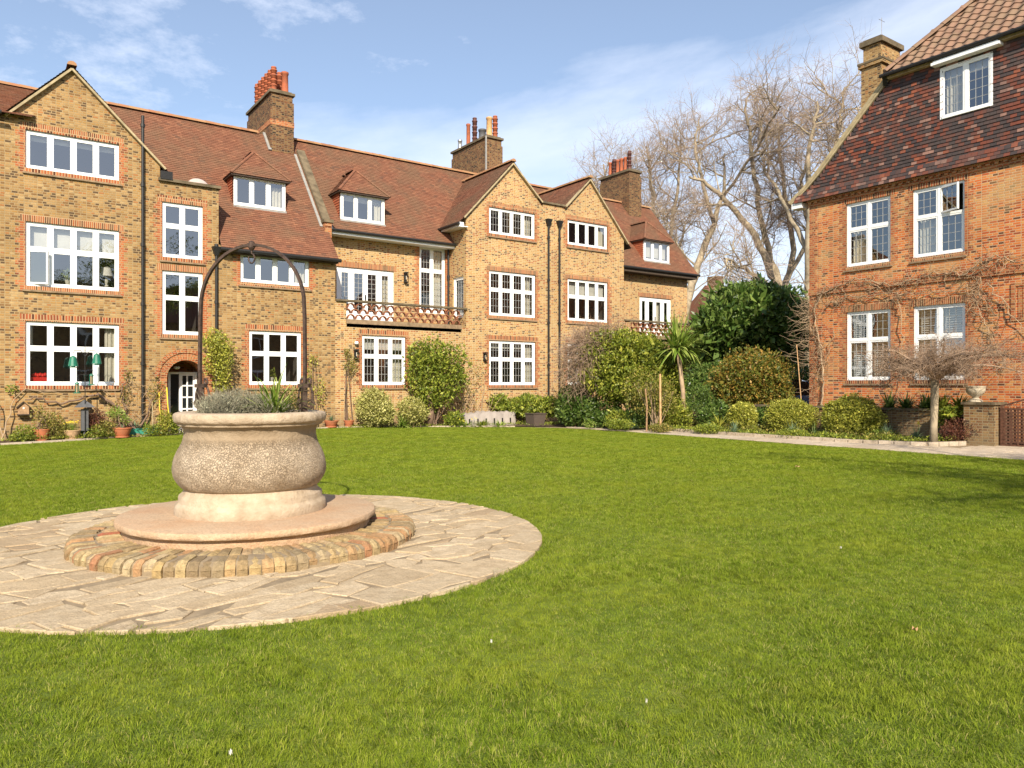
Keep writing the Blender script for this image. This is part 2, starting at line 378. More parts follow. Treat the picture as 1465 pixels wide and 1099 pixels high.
def strap(name, c, n, L, w, mat, parent=None, loc=None, seed=0, arch=.9, spread=1.0, segs=5, zlo=.2):
    rg = np.random.default_rng(seed); V = []; F = []; b = 0
    for i in range(n):
        a = rg.random()*6.283; e = zlo+(1.45-zlo)*rg.random(); e = math.pi/2-(math.pi/2-e)*spread
        d = np.array([math.cos(a)*math.cos(e), math.sin(a)*math.cos(e), math.sin(e)]); l = L*(.6+.5*rg.random())
        p = np.array(c, float)+rg.normal(size=3)*np.array([.06,.06,.01])*L; s = np.array([-math.sin(a), math.cos(a), 0])
        for k in range(segs+1):
            f = k/segs; ww = w*(1-f**2.5)*(.6+.4*min(1,f*4))+.0006
            V += [p-s*ww/2, p+s*ww/2]
            p = p+d*l/segs; d = d+np.array([0,0,-arch*1.2/segs*(.4+f)]); d /= np.linalg.norm(d)
        for k in range(segs): F.append((b+2*k,b+2*k+1,b+2*k+3,b+2*k+2))
        b += 2*(segs+1)
    return np_mesh(name, np.array(V), np.array(F), 4, mat, parent, loc)
# ------------------------------------------------------------------ window maker
def window(bld, F, u0, z0, w, h, cols, rows=1, tr=.42, lead=False, dress=(), room=2.0, name='window', d0=.05, open_cell=None, sill=True, surround=True, lintel=True, roomon=True, flat=False):
    """one window: frame (the part) with its panes, leading, curtains, sill and brick surround as pieces"""
    f = MB(); p = MB(); ld = MB(); fo = .065; sa = .047; mu = .068
    u1 = u0+w; z1 = z0+h
    f.fbox(F,u0,d0,z0,u0+fo,d0+.09,z1); f.fbox(F,u1-fo,d0,z0,u1,d0+.09,z1)
    f.fbox(F,u0+fo,d0,z1-fo,u1-fo,d0+.09,z1); f.fbox(F,u0+fo,d0-.02,z0,u1-fo,d0+.09,z0+fo)
    iw = (w-2*fo-(cols-1)*mu)/cols
    zs = [(z0+fo, z1-fo)]
    if rows == 2:
        zt = z1-h*tr; zs = [(z0+fo, zt-mu/2), (zt+mu/2, z1-fo)]
        f.fbox(F,u0+fo,d0+.004,zt-mu/2,u1-fo,d0+.085,zt+mu/2)
    for c in range(1, cols):
        x = u0+fo+c*iw+(c-1)*mu
        for (a, b) in zs: f.fbox(F,x,d0+.002,a,x+mu,d0+.087,b)
    opened = None
    for r, (a, b) in enumerate(zs):
        for c in range(cols):
            x = u0+fo+c*(iw+mu); y = x+iw
            if open_cell == (c, r): opened = (x,y,a,b); continue
            ds = d0+.012
            f.fbox(F,x,ds,a,x+sa,ds+.05,b); f.fbox(F,y-sa,ds,a,y,ds+.05,b)
            f.fbox(F,x+sa,ds,b-sa,y-sa,ds+.05,b); f.fbox(F,x+sa,ds,a,y-sa,ds+.05,a+sa)
            g = ds+.03
            P = [F.w(x+sa,g,a+sa),F.w(y-sa,g,a+sa),F.w(y-sa,g,b-sa),F.w(x+sa,g,b-sa)]
            p.quad(*P)
            if lead:
                nc = 3 if iw > .3 else 2; nr = max(2, round((b-a-2*sa)/.27))
                for k in range(1, nc):
                    xx = x+sa+(iw-2*sa)*k/nc; ld.fbox(F,xx-.006,g-.008,a+sa,xx+.006,g+.004,b-sa)
                for k in range(1, nr):
                    zz = a+sa+(b-a-2*sa)*k/nr; ld.fbox(F,x+sa,g-.007,zz-.006,y-sa,g+.003,zz+.006)
    wf = f.build('window_frame' if flat else name, M['white'], bld); fr = bld if flat else wf
    p.build('pane', M['glass'], fr, uv=False)
    if lead: ld.build('leading', M['lead_bar'], fr, uv=False)
    if opened:
        x,y,a,b = opened; o = MB()
        ang = math.radians(22); U = F.U*math.cos(ang)-F.N*math.sin(ang); N = F.N*math.cos(ang)+F.U*math.sin(ang)
        G = Fr(F.w(x,d0+.012,0), U, N) ; ww = y-x
        o.fbox(G,0,0,a,sa,.05,b); o.fbox(G,ww-sa,0,a,ww,.05,b); o.fbox(G,sa,0,b-sa,ww-sa,.05,b); o.fbox(G,sa,0,a,ww-sa,.05,a+sa)
        o.build('open_casement', M['white'], fr)
        q = MB(); q.quad(G.w(sa,.03,a+sa),G.w(ww-sa,.03,a+sa),G.w(ww-sa,.03,b-sa),G.w(sa,.03,b-sa)); q.build('pane', M['glass'], fr, uv=False)
        if lead:
            q = MB()
            for k in (1,2): q.fbox(G,sa+(ww-2*sa)*k/3-.006,.022,a+sa,sa+(ww-2*sa)*k/3+.006,.034,b-sa)
            for k in (1,2): zz=a+sa+(b-a-2*sa)*k/3; q.fbox(G,sa,.023,zz-.006,ww-sa,.033,zz+.006)
            q.build('leading', M['lead_bar'], fr, uv=False)
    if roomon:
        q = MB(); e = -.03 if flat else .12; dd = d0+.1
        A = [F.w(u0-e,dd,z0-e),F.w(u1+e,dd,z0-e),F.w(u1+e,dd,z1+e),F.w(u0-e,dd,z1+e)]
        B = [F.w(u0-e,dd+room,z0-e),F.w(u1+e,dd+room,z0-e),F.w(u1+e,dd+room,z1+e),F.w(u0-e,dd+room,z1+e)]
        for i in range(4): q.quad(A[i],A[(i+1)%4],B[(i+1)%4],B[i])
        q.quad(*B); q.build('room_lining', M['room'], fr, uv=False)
    for dr in dress:     # ('curtain'|'blind'|'greyblind'|'shutter', fraction x0, z0, x1, z1)
        kind, a, b, c, d = dr; q = MB()
        x0, x1 = u0+w*a, u0+w*c; y0, y1 = z0+h*b, z0+h*d; dd = d0+.2
        if kind in ('curtain','greyblind'):
            n = max(8, int((x1-x0)/.03)); ph = random.random()*6
            for i in range(n):
                fa, fb = i/n, (i+1)/n
                da = dd+.03*math.sin(fa*(x1-x0)*55+ph); db = dd+.03*math.sin(fb*(x1-x0)*55+ph)
                q.quad(F.w(x0+(x1-x0)*fa,da,y0),F.w(x0+(x1-x0)*fb,db,y0),F.w(x0+(x1-x0)*fb,db,y1),F.w(x0+(x1-x0)*fa,da,y1))
        elif kind == 'shutter':
            q.fbox(F,x0,dd,y0,x0+.05,dd+.03,y1); q.fbox(F,x1-.05,dd,y0,x1,dd+.03,y1)
            z = y0
            while z < y1:
                q.add([F.w(x0+.05,dd-.02,z),F.w(x1-.05,dd-.02,z),F.w(x1-.05,dd+.03,z+.035),F.w(x0+.05,dd+.03,z+.035)],[(0,1,2,3)]); z += .07
        else: q.fbox(F,x0,dd,y0,x1,dd+.02,y1)
        q.build(kind.replace('grey','net_') if kind != 'curtain' else 'curtain', M[kind], fr, uv=False)
    if surround:
        for sd_ in (0, 1):
            q = MB(); k = 0; z = z0-.15
            while z < z1-.01:
                ww = .24 if k % 2 else .13; t = min(z+.15, z1)
                if sd_: q.fbox(F,u1,-.004,z,u1+ww,.03,t)
                else: q.fbox(F,u0-ww,-.004,z,u0,.03,t)
                z = t; k += 1
            q.build('brick_jamb', M['red'], fr)
    if lintel:
        q = MB(); q.fbox(F,u0-.13,-.006,z1,u1+.13,.03,z1+.2); q.build('brick_lintel', M['soldier'], fr)
    if sill:
        q = MB(); q.fbox(F,u0-.02,-.02,z0-.11,u1+.02,.06,z0); q.build('brick_sill', M['soldier'], fr)
        q = MB(); q.fbox(F,u0-.07,-.06,z0-.165,u1+.07,.0,z0-.115); q.build('sill_ledge', M['ledge'], fr)
    return fr
def hole(u0,z0,w,h): return [(u0,z0),(u0+w,z0),(u0+w,z0+h),(u0,z0+h)]
# ------------------------------------------------------------------ roof tiles
def inpoly(u, v, P):
    r = False; j = len(P)-1
    for i in range(len(P)):
        if (P[i][1] > v) != (P[j][1] > v) and u < (P[j][0]-P[i][0])*(v-P[i][1])/(P[j][1]-P[i][1])+P[i][0]: r = not r
        j = i
    return r
def tiles(mb, O, U, V, poly, holes=(), g=.105, w=.17, lift=.02):
    """clay tiles over the polygon (u along the eave, v up the slope)"""
    O = Vector(O); U = Vector(U).normalized(); V = Vector(V).normalized(); N = U.cross(V)
    if N.z < -.01: N = -N
    us = [p[0] for p in poly]; vs = [p[1] for p in poly]; r = 0; v = min(vs)
    while v < max(vs)-g*.4:
        vm = v+g/2; X = []
        for i in range(len(poly)):
            (a0,b0), (a1,b1) = poly[i], poly[(i+1)%len(poly)]
            if (b0 > vm) != (b1 > vm): X.append(a0+(a1-a0)*(vm-b0)/(b1-b0))
        X.sort()
        if len(X) >= 2:
            lo, hi = X[0], X[-1]; u = min(us)+(w/2 if r % 2 else 0)-w
            while u < hi:
                a_, b_ = max(u, lo), min(u+w, hi)
                if b_-a_ > w*.12 and not any(inpoly((a_+b_)/2, vm, h) for h in holes):
                    j = random.uniform(-.003,.004); a = lift+j; b = .004; s = random.uniform(-.004,.004); gp = .002
                    P = [O+U*(a_+gp)+V*(v+s)+N*a, O+U*(b_-gp)+V*(v-s)+N*(a+random.uniform(-.003,.003)), O+U*(b_-gp)+V*(v+g*1.15)+N*b, O+U*(a_+gp)+V*(v+g*1.15)+N*b,
                         O+U*(a_+gp)+V*(v+s)-N*.0, O+U*(b_-gp)+V*(v-s)-N*.0]
                    mb.add(P, [(0,1,2,3),(4,5,1,0)])
                u += w
        v += g; r += 1
def slope(tb, ub, pts, holes3=(), g=.105, w=.17, under=True):
    """tile a planar 3D polygon; first edge is the eave"""
    P = [Vector(p) for p in pts]; U = (P[1]-P[0]).normalized(); n = (P[1]-P[0]).cross(P[2]-P[0]).normalized()
    if n.z < 0: n = -n
    V = n.cross(U)
    if V.z < 0: U = -U; V = n.cross(U)
    O = P[0]; uv = [((p-O).dot(U), (p-O).dot(V)) for p in P]
    hs = [[((Vector(p)-O).dot(U), (Vector(p)-O).dot(V)) for p in h] for h in holes3]
    tiles(tb, O, U, V, uv, hs, g, w)
    G = Fr(O-n*.006, U, -n)
    class G2:
        N = -n
        def w(s, u, d, z): return O-n*.006+U*u+V*z
    ub.poly(G2(), uv, hs)
def ridge_line(mb, a, b, r=.11, seg=.32):
    a = Vector(a); b = Vector(b); L = (b-a).length; n = max(1, int(L/seg)); d = (b-a)/n; dn = d.normalized()
    x = dn.cross(Vector((0,0,1))).normalized(); y = x.cross(dn)
    for i in range(n):
        p, q = a+d*i-dn*.01, a+d*(i+1)+dn*.012; rr = r*random.uniform(.95,1.05); V = []
        for (c, k) in ((p, rr*1.06), (q, rr)):
            for j in range(6):
                t = math.pi*j/5; V.append(c+x*math.cos(t)*k*1.1+y*(math.sin(t)*k-.02))
        mb.add(V, [(j,j+1,j+7,j+6) for j in range(5)]+[(0,1,2,3,4,5)])
# ------------------------------------------------------------------ the long terrace
YF = 25.5; YB = 26.85
ZR = lambda y: 6.1+1.19*(y-25.3)
YR = lambda z: 25.3+(z-6.1)/1.19
RZ = 11.5; RY = YR(RZ)
F = FY(YF); FB = FY(YB)
bA = root('terraced_building', 'left brick terrace wing with a tall gable, arched door and red tiled roof', 'building', (4,27,0))
bB = root('terraced_building', 'pale yellow brick terrace wing with two pointed gables and two balconies behind the shrubs', 'building', (20,27,0))
def wbox(px): return px
WA = [dict(u=1.07,z=7.82,w=2.39,h=1.1,c=4,r=1, dr=[('blind',.05,.78,.95,.97)]),
      dict(u=1.07,z=4.46,w=2.39,h=1.84,c=4,r=2, dr=[('blind',.03,.60,.97,.97)], op=(0,0)),
      dict(u=1.07,z=1.61,w=2.39,h=1.84,c=4,r=2, dr=[('curtain',.85,.03,.98,.97),('curtain',.02,.5,.08,.97)]),
      dict(u=4.66,z=5.64,w=1.21,h=1.73,c=2,r=2, dr=[]),
      dict(u=4.66,z=3.22,w=1.21,h=2.0,c=2,r=2, dr=[]),
      dict(u=7.05,z=5.05,w=2.34,h=.99,c=4,r=1, dr=[('curtain',.8,.03,.97,.97),('blind',.03,.82,.78,.97)], lin=False),
      dict(u=7.33,z=1.63,w=1.78,h=1.82,c=3,r=2, dr=[])]
WB = [dict(u=11.38,z=1.63,w=1.76,h=1.82,c=3,r=2, dr=[('blind',.03,.72,.97,.95),('curtain',.7,.03,.97,.6)]),
      dict(u=16.94,z=7.82,w=2.33,h=1.08,c=4,r=1, dr=[('blind',.03,.8,.97,.95),('curtain',.78,.03,.97,.95)]),
      dict(u=16.94,z=4.48,w=2.36,h=1.83,c=4,r=2, dr=[('curtain',.78,.03,.97,.97)]),
      dict(u=16.94,z=1.63,w=2.36,h=1.83,c=4,r=2, dr=[('blind',.03,.83,.97,.97),('curtain',.78,.03,.97,.97)]),
      dict(u=21.07,z=7.82,w=2.35,h=1.09,c=4,r=1, dr=[('curtain',.80,.03,.97,.97)], lead=False),
      dict(u=21.07,z=4.48,w=2.37,h=1.84,c=4,r=2, dr=[('blind',.03,.58,.97,.97)], lead=False),
      dict(u=21.07,z=1.63,w=2.37,h=1.84,c=4,r=2, dr=[])]
DX0, DX1, DZ = 4.80, 5.92, 1.85     # arched doorway: jambs and springing height
dc = (DX0+DX1)/2; dr_ = (DX1-DX0)/2
door_hole = [(DX0,0.0),(DX1,0.0)]+[(dc+dr_*math.cos(a), DZ+dr_*math.sin(a)) for a in [math.pi*k/12 for k in range(0,13)]]
m = MB()
m.poly(F, [(-7,0),(10.35,0),(10.35,6.2),(6.36,6.2),(6.36,8.0),(4.6,8.0),(4.6,8.5),(2.21,10.87),(.71,9.3),(-7,9.3)],
       [hole(d['u'],d['z'],d['w'],d['h']) for d in WA]+[[(x,z if z>0 else .001) for x,z in door_hole]], reveal=.12)
m.quad((6.36,25.5,5.5),(6.36,27.2,5.5),(6.36,27.2,8),(6.36,25.5,8)); m.quad((4.6,25.5,7.5),(4.6,27.6,7.5),(4.6,27.6,8.5),(4.6,25.5,8.5))
m.quad((-7,34.5,0),(10.35,34.5,0),(10.35,34.5,6.2),(-7,34.5,6.2)); m.quad((-7,25.5,0),(-7,34.5,0),(-7,34.5,9),(-7,25.5,9.3))
m.quad((10.35,26.9,3.5),(10.35,25.5,3.5),(10.35,25.5,6.2),(10.35,26.9,7.5))
m.build('wall', M['stock'], bA)
for d in WA: window(bA, F, d['u'],d['z'],d['w'],d['h'],d['c'],d['r'],dress=d['dr'],open_cell=d.get('op'),lintel=d.get('lin',True))
m = MB()
sideF = FX(15.83)
m.poly(F, [(10.35,0),(30.3,0),(30.3,3.9),(24.45,3.9),(24.45,8.35),(22.3,10.8),(20.9,9.42),(19.6,9.42),(18.07,10.8),(15.83,8.4),(15.83,3.9),(10.35,3.9)],
       [hole(d['u'],d['z'],d['w'],d['h']) for d in WB], reveal=.12)
FRN = (10.95,3.9,2.38,2.2); TALL = (14.46,4.55,1.2,2.7); FR2 = (26.82,3.9,2.27,2.15)
m.poly(FB, [(10.35,3.7),(15.83,3.7),(15.83,7.55),(10.35,7.55)], [hole(*FRN),hole(*TALL)], reveal=.12)
m.poly(FB, [(24.45,3.7),(30.3,3.7),(30.3,7.55),(24.45,7.55)], [hole(*FR2)], reveal=.12)
SW = (-26.52,4.35,.82,1.65)
m.poly(sideF, [(-27.3,3.7),(-25.5,3.7),(-25.5,8.4),(-27.3,8.4)], [hole(*SW)], reveal=.1)
m.quad((30.3,25.5,0),(30.3,34.5,0),(30.3,34.5,3.9),(30.3,25.5,3.9)); m.add([(30.3,26.85,3.9),(30.3,34.5,3.9),(30.3,34.5,6.5),(30.3,RY,11.4),(30.3,26.85,7.55)],[(0,1,2,3,4)])
m.quad((24.45,25.5,3.9),(24.45,27.4,3.9),(24.45,27.4,8.35),(24.45,25.5,8.35)); m.quad((10.35,34.5,0),(30.3,34.5,0),(30.3,34.5,6.2),(10.35,34.5,6.2))
m.build('wall', M['stock_light'], bB)
for d in WB: window(bB, F, d['u'],d['z'],d['w'],d['h'],d['c'],d['r'],lead=d.get('lead',True),dress=d['dr'])
window(bB, FB, *TALL, 2, 2, tr=.36, lead=True, dress=[('curtain',.55,.05,.95,.95)], sill=False)
window(bB, sideF, *SW, 1, 1, lead=True, room=.7, sill=False, surround=False, lintel=False)
def french(bld, F, u0, z0, w, h, lead, dress):
    f = MB(); p = MB(); ld = MB(); d0=.05; u1=u0+w; z1=z0+h
    f.fbox(F,u0,d0,z0,u0+.08,d0+.1,z1); f.fbox(F,u1-.08,d0,z0,u1,d0+.1,z1); f.fbox(F,u0+.08,d0,z1-.1,u1-.08,d0+.1,z1)
    n = 4; iw = (w-.16)/n
    for k in range(n):
        x = u0+.08+k*iw; y = x+iw; s = .1 if k in (1,2) else .14; a = z0+.55; b = z1-.2
        f.fbox(F,x,d0+.01,z0,x+s,d0+.07,z1-.1); f.fbox(F,y-s,d0+.01,z0,y,d0+.07,z1-.1); f.fbox(F,x+s,d0+.01,b,y-s,d0+.07,z1-.1); f.fbox(F,x+s,d0+.01,z0,y-s,d0+.07,a)
        p.quad(F.w(x+s,d0+.04,a),F.w(y-s,d0+.04,a),F.w(y-s,d0+.04,b),F.w(x+s,d0+.04,b))
        if lead:
            xm = (x+y)/2; ld.fbox(F,xm-.007,d0+.03,a,xm+.007,d0+.045,b)
            for j in range(1,8): zz=a+(b-a)*j/8; ld.fbox(F,x+s,d0+.031,zz-.007,y-s,d0+.044,zz+.007)
    fr = f.build('french_door', M['white'], bld); p.build('pane', M['glass'], fr, uv=False)
    if lead: ld.build('leading', M['lead_bar'], fr, uv=False)
    q = MB(); q.fbox(F,u0-.1,d0+.12,z0,u1+.1,d0+2,z0+.01)
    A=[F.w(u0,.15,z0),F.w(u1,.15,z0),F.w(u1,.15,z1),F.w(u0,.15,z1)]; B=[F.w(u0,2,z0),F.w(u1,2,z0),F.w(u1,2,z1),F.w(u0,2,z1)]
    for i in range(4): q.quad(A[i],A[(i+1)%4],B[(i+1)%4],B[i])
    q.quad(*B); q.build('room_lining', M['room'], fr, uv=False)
    for (a,c) in dress:
        q = MB()
        for i in range(14):
            x0=u0+w*(a+(c-a)*i/14); x1=u0+w*(a+(c-a)*(i+1)/14); q.quad(F.w(x0,.25+.03*math.sin(i*1.3),z0),F.w(x1,.25+.03*math.sin(i*1.3+1.3),z0),F.w(x1,.25+.03*math.sin(i*1.3+1.3),z1),F.w(x0,.25+.03*math.sin(i*1.3),z1))
        q.build('curtain', M['curtain'], fr, uv=False)
    q = MB(); q.fbox(F,u0+w*.5-.02,d0-.03,z0+1.0,u0+w*.5+.02,d0+.01,z0+1.2); q.build('handle', M['black'], fr)
    q = MB(); q.fbox(F,u0-.1,-.006,z1,u1+.1,.03,z1+.2); q.build('brick_lintel', M['soldier'], fr)
french(bB, FB, *FRN, True, [(.78,.95)])
french(bB, FB, *FR2, False, [(.5,.7)])
# arched doorway
q = MB()
for k in range(26):
    a0, a1 = math.pi*k/26, math.pi*(k+1)/26-.012
    for (ra, rb, pr) in ((dr_, dr_+.23, .03), (dr_+.235, dr_+.36, .06)):
        P = [F.w(dc+r*math.cos(a), d, DZ+r*math.sin(a)) for d in (-pr,.1) for (r,a) in ((ra,a0),(rb,a0),(rb,a1),(ra,a1))]
        q.add(P, [(0,3,2,1),(4,5,6,7),(0,1,5,4),(1,2,6,5),(2,3,7,6),(3,0,4,7)])
for s in (0,1):
    x0 = DX0-.23 if s == 0 else DX1
    q.fbox(F,x0,-.025,0,x0+.23,.1,DZ)
q.build('door_arch', M['red'], bA)
q = MB(); prof = door_hole
for i in range(len(prof)):
    a, b = prof[i], prof[(i+1)%len(prof)]
    q.add([F.w(a[0],.1,a[1]+.0),F.w(b[0],.1,b[1]),F.w(b[0],1.1,b[1]),F.w(a[0],1.1,a[1])],[(0,1,2,3)])
q.quad(F.w(DX0,1.1,0),F.w(DX1,1.1,0),F.w(DX1,1.1,2.45),F.w(DX0,1.1,2.45))
q.build('porch_lining', M['red'], bA)
q = MB(); x0 = 4.98; x1 = 5.86; d0 = .75
q.fbox(F,x0,d0,0,x0+.07,d0+.1,2.05); q.fbox(F,x1-.07,d0,0,x1,d0+.1,2.05); q.fbox(F,x0+.07,d0,1.98,x1-.07,d0+.1,2.05); q.fbox(F,x0+.33,d0+.002,0,x0+.39,d0+.1,1.98)
q.fbox(F,x0+.39,d0+.02,0,x1-.07,d0+.06,.45)
for zz in (.45,.82,1.2,1.58,1.93): q.fbox(F,x0+.39,d0+.02,zz,x1-.07,d0+.06,zz+.045)
for xx in (x0+.39,x0+.56,x0+.76): q.fbox(F,xx,d0+.022,.45,xx+.045,d0+.058,1.98)
dd = q.build('door', M['white'], bA)
q = MB(); q.quad(F.w(x0+.07,d0+.05,0),F.w(x1,d0+.05,0),F.w(x1,d0+.05,1.98),F.w(x0+.07,d0+.05,1.98)); q.build('pane', M['dglass'], dd, uv=False)
q = MB(); q.lathe(F.w(dc-.2,.35,DZ+.36), [(.10,0),(.09,-.06),(.02,-.09)], 16); q.build('porch_light', M['curtain'], bA, smooth=True)
# ------------------------------------------------------------------ roofs
tA, uA, rA = MB(), MB(), MB(); tB, uB, rB = MB(), MB(), MB()
def mainslope(x0, x1, ze, tb, ub, holes=()):
    ye = YR(ze); slope(tb, ub, [(x0,ye,ze),(x1,ye,ze),(x1,RY,RZ),(x0,RY,RZ)], holes)
def dhole(x0,x1,zb=7.8,zt=8.97): return [(x0,YR(zb),zb),(x1,YR(zb),zb),(x1,YR(zt),zt),(x0,YR(zt),zt)]
mainslope(2.0, 6.40, 7.6, tA, uA)
mainslope(6.40, 10.40, 6.02, tA, uA, [dhole(7.25,8.95)])
slope(tA, uA, [(-7,25.25,9.22),(1.2,25.25,9.22),(3.2,RY,RZ),(-7,RY,RZ)])
slope(tA, uA, [(4.85,25.38,8.25),(4.85,27.3,8.25),(2.21,29.3,10.97),(2.21,25.38,10.97)])
slope(tA, uA, [(.45,25.38,9.13),(.45,27.2,9.13),(2.21,29.3,10.97),(2.21,25.38,10.97)])
mainslope(10.40, 24.6, 7.35, tB, uB, [dhole(11.15,12.85)])
mainslope(24.6, 30.62, 7.35, tB, uB, [dhole(27.15,28.85)])
def gable(tb, ub, xc, za, xl, zl, xr, zr):
    yb = YR(za)
    for (x, z) in ((xl,zl),(xr,zr)): slope(tb, ub, [(x,25.38,z),(x,max(25.6,YR(z))+.05,z),(xc,yb+.05,za),(xc,25.38,za)])
gable(tB, uB, 18.07, 10.9, 15.45, 8.05, 19.62, 9.35)
gable(tB, uB, 22.3, 10.9, 20.88, 9.35, 24.8, 8.0)
for (tb, ub, x0, x1) in ((tA,uA,-7,10.4),(tB,uB,10.4,30.62)):
    ub.add([(x0,RY,RZ),(x1,RY,RZ),(x1,34.8,6.0),(x0,34.8,6.0)],[(0,1,2,3)])
uA.box(4.6,25.52,7.8,6.36,27,7.86); uB.box(19.6,25.52,9.25,20.9,28.4,9.3)
roofA = tA.build('roof', M['rtile'], bA, uv=False); uA.build('roof_underlay', M['under'], roofA, uv=False)
roofB = tB.build('roof', M['rtile'], bB, uv=False); uB.build('roof_underlay', M['under'], roofB, uv=False)
for rf, a, b in ((roofA,(-7,RY,RZ+.02),(8.9,RY,RZ+.02)),(roofB,(10.2,RY,RZ+.02),(30.6,RY,RZ+.02)),(roofA,(2.21,25.36,11.0),(2.21,29.3,11.0)),(roofB,(18.07,25.36,10.93),(18.07,29.3,10.93)),(roofB,(22.3,25.36,10.93),(22.3,29.3,10.93))):
    m = MB(); ridge_line(m, a, b); m.build('ridge_tiles', M['ridge'], rf, uv=False)
# verges, copings, kneelers
def verge(bld, a, b, w=.13, h=.06):
    m = MB(); m.bar(a, b, w, h); m.build('verge', M['verge'], bld)
verge(bA,(.6,25.44,9.19),(2.21,25.44,10.88)); verge(bA,(2.21,25.43,10.88),(4.75,25.43,8.36))
verge(bB,(15.68,25.44,8.27),(18.07,25.44,10.82)); verge(bB,(18.07,25.43,10.82),(19.6,25.43,9.42)); verge(bB,(20.9,25.44,9.42),(22.3,25.44,10.82)); verge(bB,(22.3,25.43,10.82),(24.65,25.43,8.2))
m = MB(); m.box(4.55,25.40,8.0,6.42,25.66,8.09); m.box(6.2,25.66,8.0,6.42,27,8.08); m.build('parapet_coping', M['coping'], bA)
m = MB(); m.box(19.55,25.42,9.42,20.95,25.64,9.50); m.build('parapet_coping', M['coping'], bB)
m = MB(); m.bar((10.38,26.35,ZR(26.35)+.22),(10.38,29.15,ZR(29.15)+.22),.3,.10); m.box(10.2,26.15,7.55,10.56,26.5,7.66); m.build('party_wall_coping', M['coping'], bA)
m = MB(); m.bar((10.36,26.3,ZR(26.3)+.02),(10.36,29.2,ZR(29.2)+.02),.22,.34); m.box(10.24,26.2,7.0,10.50,26.55,7.55); m.build('party_wall', M['red'], bA)
m = MB(); m.bar((10.17,26.35,ZR(26.35)+.05),(10.17,29.15,ZR(29.15)+.05),.1,.03); m.bar((10.58,26.35,ZR(26.35)+.04),(10.58,29.15,ZR(29.15)+.04),.08,.03); m.build('lead_flashing', M['lead'], roofA)
# gutters and fascias
for bl, a, b, r_ in ((bA,(6.35,25.2,6.02),(10.45,25.2,6.02),.065),(bA,(-7,25.15,9.18),(.5,25.15,9.18),.06),(bB,(10.5,26.27,7.33),(15.8,26.27,7.33),.055),(bB,(24.5,26.27,7.33),(30.6,26.27,7.33),.06),(bB,(15.37,25.3,8.0),(15.37,27.0,8.0),.06)):
    m = MB(); m.tube([a,b],r_,8); m.build('gutter', M['black'], bl)
m = MB(); m.box(6.38,25.27,5.93,10.38,25.5,6.03); m.build('soffit', M['darkwood'], bA)
m = MB(); m.box(10.5,26.34,7.2,15.8,26.40,7.31); m.box(10.5,26.402,7.2,15.8,26.85,7.23); m.build('fascia', M['white'], bB)
m = MB(); m.box(15.45,25.36,7.9,15.52,27.1,7.99); m.box(15.522,25.36,7.9,15.83,27.1,7.93); m.build('fascia', M['white'], bB)
m = MB(); m.box(15.42,25.33,7.88,15.62,25.45,8.06); m.build('eaves_end', M['white'], bB)
m = MB(); m.box(24.5,26.34,7.13,30.5,26.40,7.34); m.box(24.5,26.402,7.13,30.5,26.85,7.17); m.build('soffit', M['darkwood'], bB)
m = MB(); m.box(4.6,25.38,8.05,4.95,25.5,8.3); m.build('eaves_end', M['black'], bA)
# balconies with pierced clay-tile balustrades
def balcony(bld, x0, x1):
    q = MB(); q.box(x0,25.5,3.72,x1,26.85,3.88); b = q.build('balcony', M['lead'], bld)
    q = MB(); q.box(x0-.02,25.44,3.84,x1,25.66,4.0); q.build('balustrade_base', M['ledge'], b)
    q = MB(); q.box(x0-.42,25.42,4.63,x1+.25,25.68,4.70)
    q.build('balustrade_coping', M['coping'], b)
    q = MB(); nx = int((x1-x0-.1)/.3); st = (x1-x0-.06)/nx
    for r in range(3):
        for k in range(nx+(0 if r % 2 == 0 else 1)):
            xc = x0+.03+st*(k+.5) if r % 2 == 0 else x0+.03+st*k
            rad = st/2-.005; zc = 4.0+.2*r+.02
            for j in range(8):
                a0 = math.pi*j/8; a1 = math.pi*(j+1)/8
                if not (x0 <= xc+rad*math.cos((a0+a1)/2) <= x1): continue
                P = [F.w(xc+R*math.cos(a), d, min(4.63, zc+R*1.15*math.sin(a))) for d in (0,.12) for (R,a) in ((rad-.035,a0),(rad,a0),(rad,a1),(rad-.035,a1))]
                q.add(P, [(0,3,2,1),(4,5,6,7),(0,1,5,4),(1,2,6,5),(2,3,7,6),(3,0,4,7)])
    q.build('balustrade_tiles', M['rust'], b, uv=False)
    return b
balcony(bB, 10.78, 15.6); balcony(bB, 24.9, 30.0)
for a,b in ((10.35,10.77),(24.45,24.88),(30.0,30.3)): m = MB(); m.fbox(F,a,0,3.9,b,.2,4.63); m.build('balcony_pier', M['stock_light'], bB)
